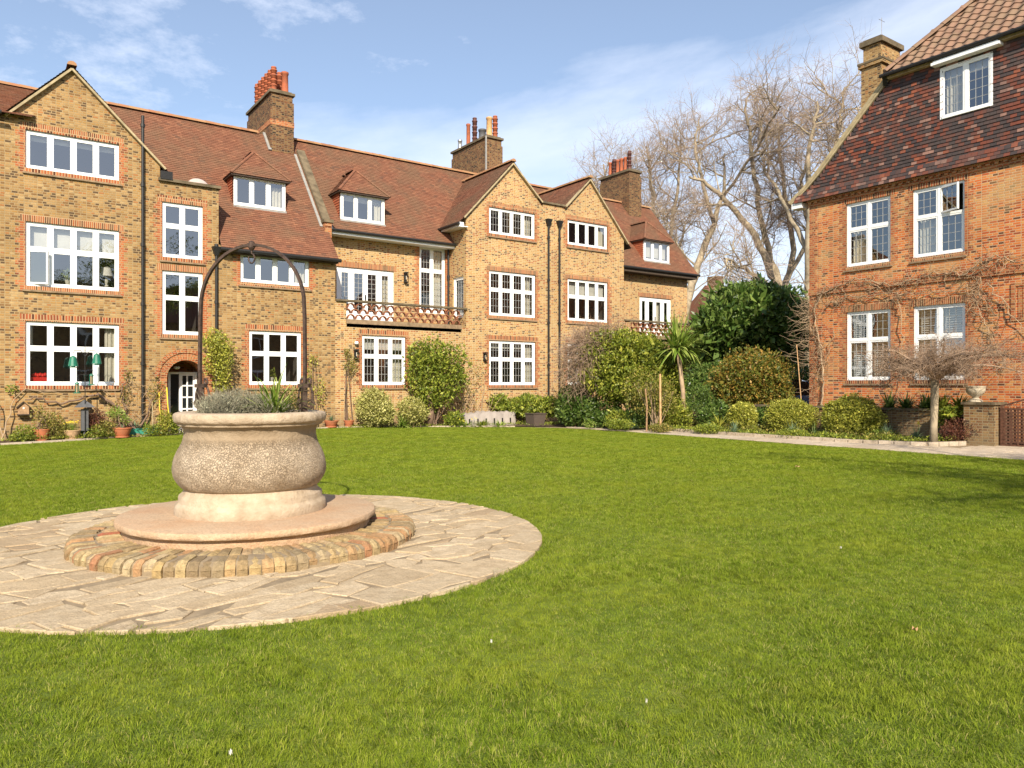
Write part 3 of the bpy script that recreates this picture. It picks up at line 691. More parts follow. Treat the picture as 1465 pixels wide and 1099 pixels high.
# dormers
def dormer(bld, x0, zb=7.86, w=1.8, h=1.06, dress=()):
    y = YR(zb); Fd = FY(y-.02); x1 = x0+w; zt = zb+h
    q = MB()
    for (xa, xb) in ((x0+.02,x0+.1),(x1-.1,x1-.02)): 
        q.add([(xa,y+.06,zb),(xb,y+.06,zb),(xb,y+.06,zt),(xa,y+.06,zt),(xa,YR(zt),zt),(xb,YR(zt),zt)],[(0,4,3),(1,2,5),(3,4,5,2),(0,3,2,1)])
    d = q.build('dormer', M['under'], bld, uv=False)
    for sg, xx in ((-1,x0),(1,x1)):          # tile-hung cheeks
        q = MB(); z = zb-.05; r = 0
        while z < zt-.02:
            yb_ = YR(z+.1)+.05; yy = y+.03-(.08 if r % 2 else 0)
            while yy < yb_:
                a_, b_ = max(yy, y+.03), min(yy+.165, yb_)
                if b_ > a_+.01: q.add([(xx+sg*.045,a_,z),(xx+sg*.045,b_-.006,z),(xx+sg*.018,b_-.006,z+.115),(xx+sg*.018,a_,z+.115),(xx,a_,z),(xx,b_-.006,z)],[(0,1,2,3),(4,5,1,0)])
                yy += .165
            z += .1; r += 1
        q.build('cheek_tiles', M['chimpot'], d, uv=False)
    window(d, Fd, x0, zb, w, h, 3, 1, dress=dress, room=.75, sill=False, surround=False, lintel=False, d0=0, flat=True)
    q = MB(); q.fbox(Fd,x0-.03,-.05,zb-.09,x1+.03,.1,zb-.0); q.build('dormer_apron', M['lead'], d)
    q = MB(); t = MB(); r = MB(); o = .15; ze = zt-.01; xm = (x0+x1)/2; hw = w/2+o; za = ze+1.1; yf = y-.2; ya = yf+hw*.9
    slope(t, q, [(x0-o,yf,ze),(x1+o,yf,ze),(xm,ya,za)])
    yb = YR(za); ybe = YR(ze)
    slope(t, q, [(x0-o,yf,ze),(x0-o,ybe,ze),(xm,yb,za),(xm,ya,za)]); slope(t, q, [(x1+o,yf,ze),(x1+o,ybe,ze),(xm,yb,za),(xm,ya,za)])
    q.box(x0-o+.02,yf+.02,ze-.05,x1+o-.02,ybe-.1,ze-.012)
    t.build('dormer_roof', M['rtile'], d, uv=False); q.build('roof_underlay', M['under'], d, uv=False)
    ridge_line(r,(x0-o,yf,ze+.03),(xm,ya,za+.03),.05,.11); ridge_line(r,(x1+o,yf,ze+.03),(xm,ya,za+.03),.05,.11); ridge_line(r,(xm,ya,za+.03),(xm,yb,za+.03),.1)
    r.build('ridge_tiles', M['rtile'], d, uv=False)
dormer(bA, 7.18, dress=[('curtain',.75,.03,.95,.8)])
dormer(bB, 11.08, dress=[('blind',.05,.72,.95,.95),('curtain',.8,.03,.95,.8)])
dormer(bB, 27.05, dress=[('blind',.05,.2,.95,.95)])
# chimneys
def pot(mb, c, h, r, kind):
    if kind == 'louvre':
        pr = [(r*.95,0),(r,.04),(r*.85,.08)]; z = .12; n = 4
        for k in range(n):
            zz = .1+k*(h-.16)/n; s = (h-.16)/n; pr += [(r*.88,zz),(r*.88,zz+s*.5),(r*1.04,zz+s*.55),(r*1.04,zz+s*.72),(r*.74,zz+s*.78),(r*.74,zz+s*.98)]
        pr += [(r*.85,h-.05),(r*.8,h),(r*.55,h),(r*.5,h-.15)]
    else: pr = [(r*1.05,0),(r*1.05,.06),(r*.9,.1),(r*.82,h-.12),(r*.98,h-.1),(r*.98,h-.02),(r*.7,h),(r*.65,h-.15)]
    mb.lathe(c, pr, 12)
def chimney(bld, x0, y0, x1, y1, z0, z1, pots, band=None, mat='chim', cap='coping'):
    q = MB(); q.box(x0,y0,z0,x1,y1,z1-.38); q.box(x0+.04,y0+.04,z1-.38,x1-.04,y1-.04,z1-.1)
    c = q.build('chimney', M[mat], bld)
    q = MB(); q.box(x0-.04,y0-.04,z1-.1,x1+.04,y1+.04,z1); q.box(x0+.06,y0+.06,z1,x1-.06,y1-.06,z1+.06); q.build('chimney_cap', M[cap], c)
    if band:
        q = MB(); q.box(x0-.012,y0-.012,band,x1+.012,y1+.012,band+.2); q.build('brick_band', M['red'], c)
    for (px_, py_, h, r, kind, mt) in pots:
        q = MB(); pot(q, (px_,py_,z1+.05), h, r, kind); q.build('chimney_pot', M[mt], c, smooth=1)
    return c
P1 = [(9.42,29.45+.42*k,.95,.13,'louvre','chimpot') for k in range(6)]+[(9.88,29.5,.88,.15,'plain','chimpot'),(9.86,30.1,1.05,.13,'louvre','chimpot'),(9.9,30.7,1.0,.13,'louvre','chimpot'),(9.86,31.4,1.0,.12,'louvre','chimpot')]
c1 = chimney(bA, 9.2,29.15,10.12,32.3,9.0,13.1,P1,band=11.75)
m = MB(); m.box(9.12,29.05,9.95,10.2,29.2,10.55); m.bar((9.17,29.1,ZR(29.1)+.1),(9.17,RY,RZ+.08),.12,.05); m.build('lead_flashing', M['lead'], c1)
P2 = [(19.45,31.9,.5,.12,'plain','silver'),(19.5,31.2,1.1,.11,'plain','chimpot'),(19.55,30.7,1.25,.13,'louvre','darkpot'),(19.6,30.1,.55,.2,'plain','slate'),(19.6,29.5,.95,.16,'plain','potcream'),(19.9,29.45,1.05,.13,'louvre','chimpot')]
c2 = chimney(bB, 19.2,29.15,20.12,32.3,9.0,13.25,P2)
m = MB(); m.box(19.14,29.10,10.4,19.2,29.16,13.2); m.build('flue_pipe', M['lead'], c2)
P3 = [(28.6,29.4+.3*k,.75+(.25 if k==0 else 0)+(.1 if k==4 else 0),.12,('louvre' if k in (0,4) else 'plain'),('darkpot' if k in (0,4) else 'chimpot')) for k in range(6)]
c3 = chimney(bB, 28.35,29.15,29.25,31.5,9.0,13.2,P3)
m = MB(); m.box(28.3,29.05,9.95,29.3,29.2,10.5); m.build('lead_flashing', M['lead'], c3)
# pipes, lamps, dish
def pipe(bld, x, y, z0, z1, hop=False, r=.045, hz=None):
    q = MB(); q.tube([(x,y,z0),(x,y,z1)], r, 8)
    z = z0+.3
    while z < z1: q.tube([(x,y,z),(x,y,z+.1)], r*1.45, 8); z += 1.83
    if hop: q.add([(x-.14,y-.12,z1),(x+.14,y-.12,z1),(x+.14,y+.1,z1),(x-.14,y+.1,z1),(x-.05,y-.05,z1-.28),(x+.05,y-.05,z1-.28),(x+.05,y+.05,z1-.28),(x-.05,y+.05,z1-.28)],[(0,1,5,4),(1,2,6,5),(2,3,7,6),(3,0,4,7),(0,3,2,1)])
    q.build('drainpipe', M['black'], bld)
pipe(bA, 4.10, 25.42, .1, 9.9); pipe(bA, 6.27, 25.42, .3, 6.1, True)
pipe(bB, 19.95, 25.42, .3, 8.75, True); pipe(bB, 20.55, 25.42, .3, 8.75, True); pipe(bB, 15.72, 26.7, 3.9, 7.3)
m = MB(); c = Vector((5.85,26.0,8.02))
m.lathe((0,0,0), [(.02,.10),(.2,.08),(.36,.02),(.39,0),(.36,-.005),(.2,.06),(.02,.08)], 28, cap=False)
Rm = Matrix.Rotation(math.radians(80),3,'X'); m.v = [tuple(Rm@Vector(v)+c) for v in m.v]; m.tube([c+Vector((0,.05,0)),c+Vector((0,.2,-.2))],.02,6)
m.build('satellite_dish', M['dish'], bA, smooth=1)
def wall_lamp(bld, x, y, z, h=.34):
    q = MB(); q.box(x-.06,y-.03,z-h/2,x+.06,y,z+h/2); q.box(x-.07,y-.17,z+h/2-.05,x+.07,y,z+h/2); q.box(x-.07,y-.17,z-h/2,x+.07,y,z-h/2+.04)
    for sx in (-.06,.045): q.box(x+sx,y-.16,z-h/2+.04,x+sx+.015,y-.145,z+h/2-.05)
    a = q.build('wall_lamp', M['lamp'], bld); q = MB(); q.tube([(x,y-.08,z-.08),(x,y-.08,z+.06)],.025,8); q.build('bulb', M['curtain'], a)
wall_lamp(bB, 13.82, 26.85, 5.9, .42); wall_lamp(bB, 11.12, 25.5, 2.75); wall_lamp(bB, 16.7, 25.5, 2.78)
m = MB(); m.lathe((11.12,25.4,3.15),[(.02,-.06),(.07,-.04),(.075,.02),(.03,.06)],12); m.build('security_camera', M['white'], bB, smooth=1)
# ------------------------------------------------------------------ the orange brick house on the right
XH = 23.5; H = FX(XH)
hs = root('brick_house', 'orange brick house with dark tile-hung gable and leaded white windows behind bare vines', 'house', (27,8,0))
YN, YS = 15.3, 1.1
WH = [dict(u=-13.95,z=5.53,w=1.49,h=2.1,dr=[('curtain',.05,.03,.4,.55)]), dict(u=-11.77,z=5.53,w=1.50,h=2.1,dr=[('curtain',.08,.03,.42,.55)],op=(1,1)),
      dict(u=-13.94,z=1.78,w=1.48,h=2.26,dr=[('shutter',.08,.05,.45,.95),('shutter',.55,.05,.92,.5)]), dict(u=-11.75,z=1.78,w=1.5,h=2.26,dr=[('shutter',.08,.05,.45,.95),('shutter',.55,.05,.92,.95)]),
      dict(u=-6.2,z=5.53,w=1.5,h=2.1,dr=[]), dict(u=-4.2,z=1.78,w=1.5,h=2.26,dr=[])]
m = MB()
m.poly(H, [(-YN,0),(-YS,0),(-YS,8.3),(-YN,8.3)], [hole(d['u'],d['z'],d['w'],d['h']) for d in WH], reveal=.12)
m.quad((XH,YN,0),(36,YN,0),(36,YN,8.3),(XH,YN,8.3)); m.quad((XH,YS,0),(36,YS,0),(36,YS,8.3),(XH,YS,8.3)); m.quad((36,YS,0),(36,YN,0),(36,YN,8.3),(36,YS,8.3))
m.build('wall', M['orange'], hs)
for d in WH: window(hs, H, d['u'],d['z'],d['w'],d['h'],2,2,tr=.42,lead=True,dress=d['dr'],open_cell=d.get('op'))
m = MB()
m.fbox(H,-YN-.02,-.05,4.72,-YS,0,4.80); m.fbox(H,-YN-.02,-.035,4.80,-YS,0,4.95)
m.build('string_course', M['red'], hs)
m = MB(); m.fbox(H,-YN-.03,-.04,7.78,-YS,0,7.86); m.fbox(H,-YN-.06,-.10,7.93,-YS,0,8.02); m.fbox(H,-YN-.1,-.16,8.02,-YS,0,8.12)
u = -YN
while u < -YS: m.fbox(H,u,-.09,7.86,u+.11,0,7.93); u += .225
m.build('brick_cornice', M['red'], hs)
m = MB()
for (a,b,c,d) in ((-9.05,3.4,-8.93,4.45),(-8.93,4.36,-7.3,4.45),(-8.93,3.4,-7.3,3.49),(-7.3,3.4,-7.18,4.45)): m.fbox(H,a,-.03,b,c,0,d)
for k in range(14): m.fbox(H,-8.88+k*.11,-.012,3.5,-8.79+k*.11,0,4.35)
m.build('brick_panel', M['red'], hs)
m = MB(); k=0; z=0
while z < 7.7:
    w_ = .35 if k%2 else .23; m.fbox(H,-YN-.006,-.006,z,-YN+w_,.03,z+.225); z += .225; k += 1
m.build('corner_quoins', M['red'], hs)
# tile-hung gable: plane a little proud of the brick
XT = XH-.1
lean = [(15.75,8.05),(15.35,8.32),(14.85,8.75),(12.2,11.42)]
W7 = (-10.9,9.53,1.43,1.52)
out = [(-y,z) for y,z in lean]+[(-4.2,11.42),(-1.1,8.05)]
T = FX(XT)
t = MB(); q = MB()
tiles(t, (XT,0,0), (0,-1,0), (0,0,1), out, [hole(*W7)], g=.11, w=.17, lift=.03)
q.poly(T, out, [hole(*W7)], d=.01, reveal=.15)
# bellcast bottom course
tiles(t, (XT-.10,0,7.98), (0,-1,0), (.22,0,1), [(-15.8,0),(-1.1,0),(-1.1,.3),(-15.7,.3)], g=.11, w=.17, lift=.02)
q.fbox(H,-15.6,-.2,7.99,-1.1,.1,8.04)
V = t.v; t.v = [(2*XT-x if x > XT+.0001 and z > 8.3 else x, y, z) for x,y,z in V]
th = t.build('hung_tiles', M['htile'], hs, uv=False); q.build('tile_battens', M['under'], th, uv=False)
window(hs, Fr((XT,0,0),(0,-1,0),(1,0,0)), *W7, 2, 1, lead=True, dress=[('blind',.06,.78,.94,.95),('curtain',.08,.03,.45,.78)], sill=False, surround=False, lintel=False, d0=-.03)
m = MB(); m.fbox(T,-11.05,-.28,11.12,-9.2,-.02,11.2); m.fbox(T,-11.0,-.26,11.2,-9.25,-.02,11.24); m.build('awning_box', M['white'], hs)
m = MB()
pts = [(XT-.02,y+.06,z+.05) for y,z in lean]
pts[0] = (XT-.02,15.95,8.0)
for a, b in zip(pts[:-1], pts[1:]): m.bar(a, b, .08, .08, up=(1,0,0)); m.bar(Vector(a)+Vector((-.03,.06,.05)), Vector(b)+Vector((-.03,.06,.05)), .10, .045, up=(1,0,0))
m.build('verge', M['verge'], hs)
m = MB(); m.box(XT-.06,15.5,7.8,XT+.35,15.9,7.98); m.build('eaves_box', M['white'], hs)
# main tiled slopes
t = MB(); q = MB()
A=(XT,15.75,8.05); B=(XT,12.2,11.42); Cc=(27.2,8.3,15.9)
slope(t, q, [(XT,15.75,8.0),(36,15.75,8.0),(36,8.3,15.9),(27.2,8.3,15.9),(XT,12.0,11.6)], g=.2, w=.25)
slope(t, q, [(XT,.85,8.0),(36,.85,8.0),(36,8.3,15.9),(27.2,8.3,15.9),(XT,4.6,11.6)], g=.2, w=.25)
r = t.build('roof', M['rtile'], hs, uv=False); q.build('roof_underlay', M['under'], r, uv=False)
# half-hip in pantiles: rows of curved tiles
t = MB(); q = MB()
E0 = Vector((XT-.22,0,11.38)); apex = Vector((27.2,8.3,15.95)); sl = Vector((apex.x-E0.x,0,apex.z-E0.z)); SL = sl.length; Vv = sl.normalized(); Nn = Vector((-Vv.z,0,Vv.x))
hw = 4.15; g = .30; w = .30; r_ = 0; v = 0.0
while v < SL:
    half = hw*(1-v/SL); u = -math.ceil(half/w)*w
    while u < half:
        if abs(u+w/2) < half+.05:
            Vs = []; K = 8; off = random.uniform(-.004,.004)
            for (vv, lf) in ((v-.02,.045),(v+g*1.05,.012)):
                for k in range(K+1):
                    f = k/K; y = 8.3-(u+w*f*1.02)
                    hgt = .028*math.cos(2*math.pi*f)
                    p = Vector((E0.x,0,E0.z))+Vv*vv+Nn*(lf+hgt+off); Vs.append((p.x,y,p.z))
            for k in range(K+1):
                p = Vector((E0.x,0,E0.z))+Vv*(v-.02)+Nn*-.012; Vs.append((p.x,8.3-(u+w*k/K*1.02),p.z))
            t.add(Vs, [(k,k+1,k+K+2,k+K+1) for k in range(K)]+[(2*K+2+k,2*K+3+k,k+1,k) for k in range(K)])
        u += w
    v += g; r_ += 1
q.add([(E0.x,12.45,E0.z-.01),(E0.x,4.15,E0.z-.01),tuple(apex-Vector((0,0,.03)))],[(0,1,2)])
hp = t.build('pantile_hip', M['pantile'], hs, uv=False, smooth=.6); q.build('roof_underlay', M['under'], hp, uv=False)
m = MB(); ridge_line(m,(E0.x,12.45,E0.z+.06),apex+Vector((0,0,.06)),.12,.35); ridge_line(m,(E0.x,4.15,E0.z+.06),apex+Vector((0,0,.06)),.12,.35); ridge_line(m,apex+Vector((0,0,.06)),(36,8.3,16.0),.12,.35); m.build('ridge_tiles', M['pantile'], hp, uv=False)
m = MB(); m.tube([(E0.x-.06,12.6,E0.z-.05),(E0.x-.06,4.0,E0.z-.05)],.065,8); m.bar((XT-.02,12.55,11.1),(E0.x+.02,12.5,11.35),.12,.12); m.build('gutter', M['black'], hs)
m = MB(); m.box(E0.x+.04,4.2,11.24,E0.x+.08,12.5,11.37); m.box(E0.x+.04,4.2,11.22,XT+.1,12.4,11.25); m.build('fascia', M['verge'], hs)
q = MB(); q.box(25.9,14.05,8.5,27.3,14.8,13.1); q.box(25.82,13.97,12.98,27.38,14.88,13.1); q.box(25.95,14.1,13.1,27.25,14.75,13.75)
c4 = q.build('chimney', M['chim'] if False else M['stock'], hs)
q = MB(); q.box(25.8,13.95,13.1,27.4,14.9,13.17); q.box(25.85,14.0,13.75,27.35,14.85,13.93); q.box(25.95,14.1,13.93,27.25,14.75,14.0); q.build('chimney_cap', M['coping'], c4)
m = MB(); m.tube([(26.0,14.1,13.9),(26.0,14.1,14.6)],.01,5); m.tube([(25.8,14.1,14.5),(26.2,14.1,14.5)],.008,5); m.build('aerial', M['lead'], c4)
# ------------------------------------------------------------------ ground, path, lawn, beds
m = MB(); m.box(-150,-150,-.4,250,250,-.06); tag(m.build('ground', M['soil'], uv=False), kind='structure')
EDGE = [(-14,24.0),(.45,24.2),(1.9,24.6),(3.1,25.0),(4.9,25.12),(10.7,25.1),(13.7,24.7),(16.7,23.3),(17.75,22.0),(18.3,19),(18.2,15.6),(18.1,12.3),(18.4,9.3),(18.6,6.9),(18.8,-4),(18.8,-12),(-14,-12)]
def lawn_mat():
    t = NT('lawn_soil'); p = t.pos()
    c = t.ramp(t.noise(1.2,5,p), [(.3,(.09,.13,.012)),(.6,(.14,.18,.02)),(.75,(.19,.18,.04))])
    return t.done(t.bsdf(c, .95, t.bump(t.noise(60,3,p),.8,.02)))
M['lawn'] = lawn_mat()
nx, ny = 34, 38
def edge_y(x):
    for a, b in zip(EDGE[:-1], EDGE[1:]):
        if a[0] <= x <= b[0] and b[0] > a[0] and a[1] > 20: return a[1]+(b[1]-a[1])*(x-a[0])/(b[0]-a[0])
    return None
m = MB(); m.poly(type('G3',(),{'N':Vector((0,0,-1)),'w':lambda s,u,d,z: Vector((u,z,0))})(), EDGE)
me_l = m.build('lawn', M['lawn'], uv=False)
import bmesh
bm = bmesh.new(); bm.from_mesh(me_l.data)
bmesh.ops.subdivide_edges(bm, edges=bm.edges[:], cuts=12, use_grid_fill=True)
for v in bm.verts: v.co.z = ground_z(v.co.x, v.co.y)
bm.to_mesh(me_l.data); bm.free(); tag(me_l, kind='structure')
WC = Vector((CX*-2.72+SX*7.85, CX*7.85+SX*2.72, 0)); RP = 3.03
def stonemat(name, cols, patch, rough=.9, pat=7):
    t = NT(name); p = t.pos(); c = t.ramp(t.island(), cols)
    c = t.mix(t.math('MULTIPLY',t.ramp(t.noise(pat,5,p,.7),[(.4,0.0),(.65,1.0)]),.6), c, patch)
    c = t.mix(.45, c, t.ramp(t.noise(45,5,p,.7),[(.35,.45),(.6,1.0)]), 'MULTIPLY')
    h = t.math('ADD', t.noise(9,5,p,.7), t.math('MULTIPLY', t.noise(70,4,p), .3))
    return t.done(t.bsdf(c, rough, t.bump(h,.7,.03), spec=.25))
M['flag'] = stonemat('flagstone', [(0,(.44,.335,.21)),(.25,(.57,.445,.29)),(.45,(.50,.395,.26)),(.65,(.61,.485,.325)),(.85,(.52,.395,.245)),(1,(.38,.27,.165))], (.37,.27,.16))
M['drive'] = plain('drive_tarmac', (.10,.095,.09), .9, .3, 5, .6, 60)
M['mortar'] = plain('paving_mortar', (.27,.205,.13), .95, .3, 9, .6, 50)
M['oldbrick'] = stonemat('step_brick', [(0,(.42,.29,.13)),(.17,(.50,.38,.20)),(.34,(.30,.20,.10)),(.48,(.46,.25,.12)),(.6,(.50,.39,.23)),(.74,(.22,.155,.09)),(.84,(.47,.33,.16)),(.93,(.38,.12,.065)),(1,(.40,.28,.14))], (.20,.15,.075), pat=16)
M['pinkstone'] = stonemat('pink_stone', [(0,(.52,.37,.24)),(1,(.54,.385,.25))], (.50,.29,.16), pat=2.6)
M['pathstone'] = stonemat('path_stone', [(0,(.52,.43,.33)),(.5,(.60,.50,.39)),(1,(.46,.37,.27))], (.40,.32,.22))
def clip(poly, c, r):
    for k in range(48):
        a = 2*math.pi*k/48; n = Vector((math.cos(a), math.sin(a))); o = []
        for i in range(len(poly)):
            p, q = poly[i], poly[(i+1)%len(poly)]; dp = (p-c).dot(n)-r; dq = (q-c).dot(n)-r
            if dp <= 0: o.append(p)
            if dp*dq < 0: o.append(p+(q-p)*(dp/(dp-dq)))
        poly = o
        if len(poly) < 3: return []
    return poly
def stones(mb, region, rows, cw, ang, zt, clipc=None, clipr=None, gap=.018, jit=.09, zf=None):
    """irregular slabs in rough courses, rotated by ang, each a bevelled block"""
    (u0,u1,v0,v1) = region; ca, sa = math.cos(ang), math.sin(ang); c0 = clipc or Vector((0,0)); v = v0
    rg = random.Random(5)
    def jitv(u, v):
        r = random.Random(hash((round(u*50), round(v*50)))); return Vector((u+r.uniform(-1,1)*jit*.6, v+r.uniform(-1,1)*jit))
    while v < v1:
        hgt = rg.uniform(*rows); us = [u0]
        while us[-1] < u1: us.append(us[-1]+rg.uniform(*cw))
        for a, b in zip(us[:-1], us[1:]):
            sub = [(a,v,b,v+hgt)]
            if rg.random() < .35: mid = v+hgt*rg.uniform(.4,.6); sub = [(a,v,b,mid),(a,mid,b,v+hgt)]
            for (x0,y0,x1,y1) in sub:
                P = [jitv(x0,y0), jitv((x0+x1)/2,y0), jitv(x1,y0), jitv(x1,y1), jitv((x0+x1)/2,y1), jitv(x0,y1)]
                P = [c0+Vector((p.x*ca-p.y*sa, p.x*sa+p.y*ca)) for p in P]
                cen = sum(P, Vector((0,0)))/len(P)
                P = [p+(cen-p).normalized()*(gap*rg.uniform(.7,1.7)) for p in P]
                if clipc is not None: P = clip(P, clipc, clipr)
                if len(P) < 3: continue
                cen = sum(P, Vector((0,0)))/len(P); n = len(P); z = zt+rg.uniform(-.005,.006); tx, ty = rg.uniform(-.012,.012), rg.uniform(-.012,.012)
                T_ = []
                for f, dz in ((0,-.04),(.0,-.006),(.007,0)):
                    for p in P:
                        q = p+(cen-p).normalized()*f; T_.append((q.x,q.y,(zf(q.x,q.y) if zf else 0)+z+dz+tx*(p.x-cen.x)+ty*(p.y-cen.y)))
                mb.add(T_, [(i,(i+1)%n,n+(i+1)%n,n+i) for i in range(n)]+[(n+i,n+(i+1)%n,2*n+(i+1)%n,2*n+i) for i in range(n)]+[tuple(2*n+i for i in range(n))])
        v += hgt
c2 = Vector((WC.x, WC.y))
m = MB(); stones(m, (-3.3,3.3,-3.3,3.3), (.20,.40), (.22,.70), .35, .028, c2, RP, gap=.013)
pv = m.build('paving', M['flag'], uv=False); tag(pv, kind='structure')
m = MB(); n = 96; m.add([(WC.x+(RP-.02)*math.cos(2*math.pi*k/n), WC.y+(RP-.02)*math.sin(2*math.pi*k/n), z) for z in (-.05,.018) for k in range(n)], [tuple(range(n,2*n))]+[(k,(k+1)%n,n+(k+1)%n,n+k) for k in range(n)])
tag(m.build('paving_joints', M['mortar'], uv=False), kind='structure')
# stone path along the right-hand bed, and its edging
PB = [(16.9,23.6),(19.0,22.3),(19.55,19.5),(19.5,14.6),(19.6,11.5),(20.1,9.6),(21.9,9.2),(21.9,-4),(21.9,-12)]
m = MB(); path = [(16.75,23.28),(17.78,22.02),(18.33,19),(18.23,15.6),(18.13,12.3),(18.43,9.3),(18.63,6.9),(18.83,-4),(18.83,-12)]+PB[::-1]
m.poly(type('G4',(),{'N':Vector((0,0,-1)),'w':lambda s,u,d,z: Vector((u,z,.012))})(), path); tag(m.build('path', M['mortar'], uv=False), kind='structure')
m = MB(); stones(m, (0,24,0,1.32), (.55,.7), (.5,1.0), -math.pi/2, .03, None, None, gap=.012, jit=.03)
m.v = [(x+18.22+(1.1-0)*0, y+22.2, z) for x,y,z in m.v]
stones(m, (15,30,.0,0), (.5,.6), (.5,.9), 0, .02)
tag(m.build('path_slabs', M['pathstone'], uv=False), kind='structure')
m = MB(); stones(m, (0,6.0,0,2.2), (.55,.7), (.5,1.0), -math.pi/2, .03, None, None, gap=.012, jit=.03); m.v = [(x+19.7, y+9.0, z) for x,y,z in m.v]
tag(m.build('gate_landing', M['pathstone'], uv=False), kind='structure')
G5 = lambda zz: type('G5',(),{'N':Vector((0,0,-1)),'w':lambda s,u,d,z: Vector((u,z,zz+ground_z(u,z)))})()
m = MB(); m.poly(G5(.035), [(x,y+.12) for x,y in EDGE[:8]]+[(19.0,22.3),(19.0,26),(31,26),(31,25.5),(10,25.52),(-14,25.52)])
tag(m.build('planting_bed', M['soil'], uv=False), kind='structure')
m = MB(); m.poly(G5(.10), [(19.0,25.5),(19.0,22.35),(19.6,19.5),(19.55,14.6),(19.65,11.6),(20.2,9.75),(21.95,9.3),(21.95,22),(30.5,25.5)]); 
tag(m.build('planting_bed', M['soil'], uv=False), kind='structure')
m = MB()
rb = [(19.0,22.35),(19.6,19.5),(19.55,14.6),(19.65,11.6),(20.2,9.75),(21.95,9.3)]
for a, b in zip(rb[:-1], rb[1:]):
    a = Vector((*a,.05)); b = Vector((*b,.05)); n = max(1,int((b-a).length/.35))
    for k in range(n): m.bar(a+(b-a)*(k+.03)/n+Vector((0,0,random.uniform(-.01,.01))), a+(b-a)*(k+.97)/n, .12, .14)
for a, b in zip(EDGE[0:7], EDGE[1:8]):
    A_ = Vector((a[0],a[1]+.06,.01+ground_z(*a))); B_ = Vector((b[0],b[1]+.06,.01+ground_z(*b))); n = max(1,int((B_-A_).length/.6))
    for k in range(n): m.bar(A_+(B_-A_)*(k+.02)/n, A_+(B_-A_)*(k+.98)/n, .10, .10)
tag(m.build('edging_stones', M['pathstone'], uv=False), kind='structure')
# ------------------------------------------------------------------ the wellhead
def carved():
    t = NT('carved_marble'); p = t.pos()
    z = t.n('ShaderNodeSeparateXYZ'); t.l(p, z.inputs[0])
    v = t.n('ShaderNodeTexVoronoi'); v.feature='DISTANCE_TO_EDGE'; v.inputs['Scale'].default_value = 44
    dn = t.n('ShaderNodeTexNoise'); dn.inputs['Scale'].default_value = 11; dn.inputs['Detail'].default_value = 4; t.l(p, dn.inputs['Vector'])
    sc_ = t.n('ShaderNodeVectorMath', operation='SCALE'); t.l(dn.outputs['Color'], sc_.inputs[0]); sc_.inputs['Scale'].default_value = .13
    ad = t.n('ShaderNodeVectorMath', operation='ADD'); t.l(p, ad.inputs[0]); t.l(sc_.outputs[0], ad.inputs[1]); t.l(ad.outputs[0], v.inputs['Vector'])
    cell = t.ramp(v.outputs['Distance'], [(0,0.0),(.14,1.0)])
    belly = t.ramp(t.math('MULTIPLY', t.math('SUBTRACT', z.outputs[2], .5), 1.6), [(.08,0.0),(.16,1.0),(.84,1.0),(.93,0.0)])
    pits = t.math('MULTIPLY', belly, t.math('SUBTRACT', 1.0, cell))
    c = t.ramp(t.noise(5,6,p,.7), [(.3,(.36,.27,.18)),(.5,(.48,.375,.265)),(.7,(.56,.45,.33))])
    c = t.mix(t.math('MULTIPLY', t.ramp(t.noise(2.2,5,p,.7),[(.47,0.0),(.66,1.0)]), .5), c, (.32,.235,.155))
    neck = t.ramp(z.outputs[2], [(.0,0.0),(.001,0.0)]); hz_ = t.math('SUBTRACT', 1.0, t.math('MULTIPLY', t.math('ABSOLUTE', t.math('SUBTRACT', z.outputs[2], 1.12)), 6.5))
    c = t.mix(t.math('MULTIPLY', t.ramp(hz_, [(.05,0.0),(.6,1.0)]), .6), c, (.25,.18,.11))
    c = t.mix(t.math('MULTIPLY', pits, t.math('MULTIPLY', t.ramp(t.noise(6,3,p),[(.35,.1),(.65,1.0)]), .5)), c, (.18,.125,.08))
    h = t.math('ADD', t.math('MULTIPLY', t.math('SUBTRACT',1.0,pits), 1.0), t.math('MULTIPLY', t.noise(22,6,p,.7), 1.2))
    return t.done(t.bsdf(c, .9, t.bump(h,.8,.02), spec=.25))
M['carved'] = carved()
well = root('wellhead', 'round carved stone wellhead with an iron arch, on a brick step in the lawn', 'wellhead', (WC.x,WC.y,0))
rgn = np.random.default_rng(3); ph = rgn.random(8)*6.28
def wob(a, z): return 1+.006*math.sin(3*a+ph[0]+z*5)+.004*math.sin(7*a+ph[1]-z*9)+.003*math.sin(17*a+ph[2]+z*31)
def smoothprof(P, k=4):
    o = []
    for i in range(len(P)-1):
        p0 = P[max(i-1,0)]; p1 = P[i]; p2 = P[i+1]; p3 = P[min(i+2,len(P)-1)]
        for j in range(k):
            t = j/k; o.append(tuple(.5*((2*p1[d])+(-p0[d]+p2[d])*t+(2*p0[d]-5*p1[d]+4*p2[d]-p3[d])*t*t+(-p0[d]+3*p1[d]-3*p2[d]+p3[d])*t**3) for d in (0,1)))
    return o+[P[-1]]
pr = smoothprof([(.58,.555),(.655,.563),(.70,.60),(.742,.67),(.757,.75),(.750,.83),(.722,.91),(.688,.985),(.662,1.05),(.650,1.11),(.66,1.16),(.69,1.205)],5)
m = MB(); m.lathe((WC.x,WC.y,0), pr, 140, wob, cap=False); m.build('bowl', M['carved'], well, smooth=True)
def rimwob(a, z): return wob(a,z)*(1+.012*abs(math.sin(2*a+.4))**.5*(1 if z>1.2 else .4)+.004*math.sin(23*a+z*60)+.003*math.sin(41*a))
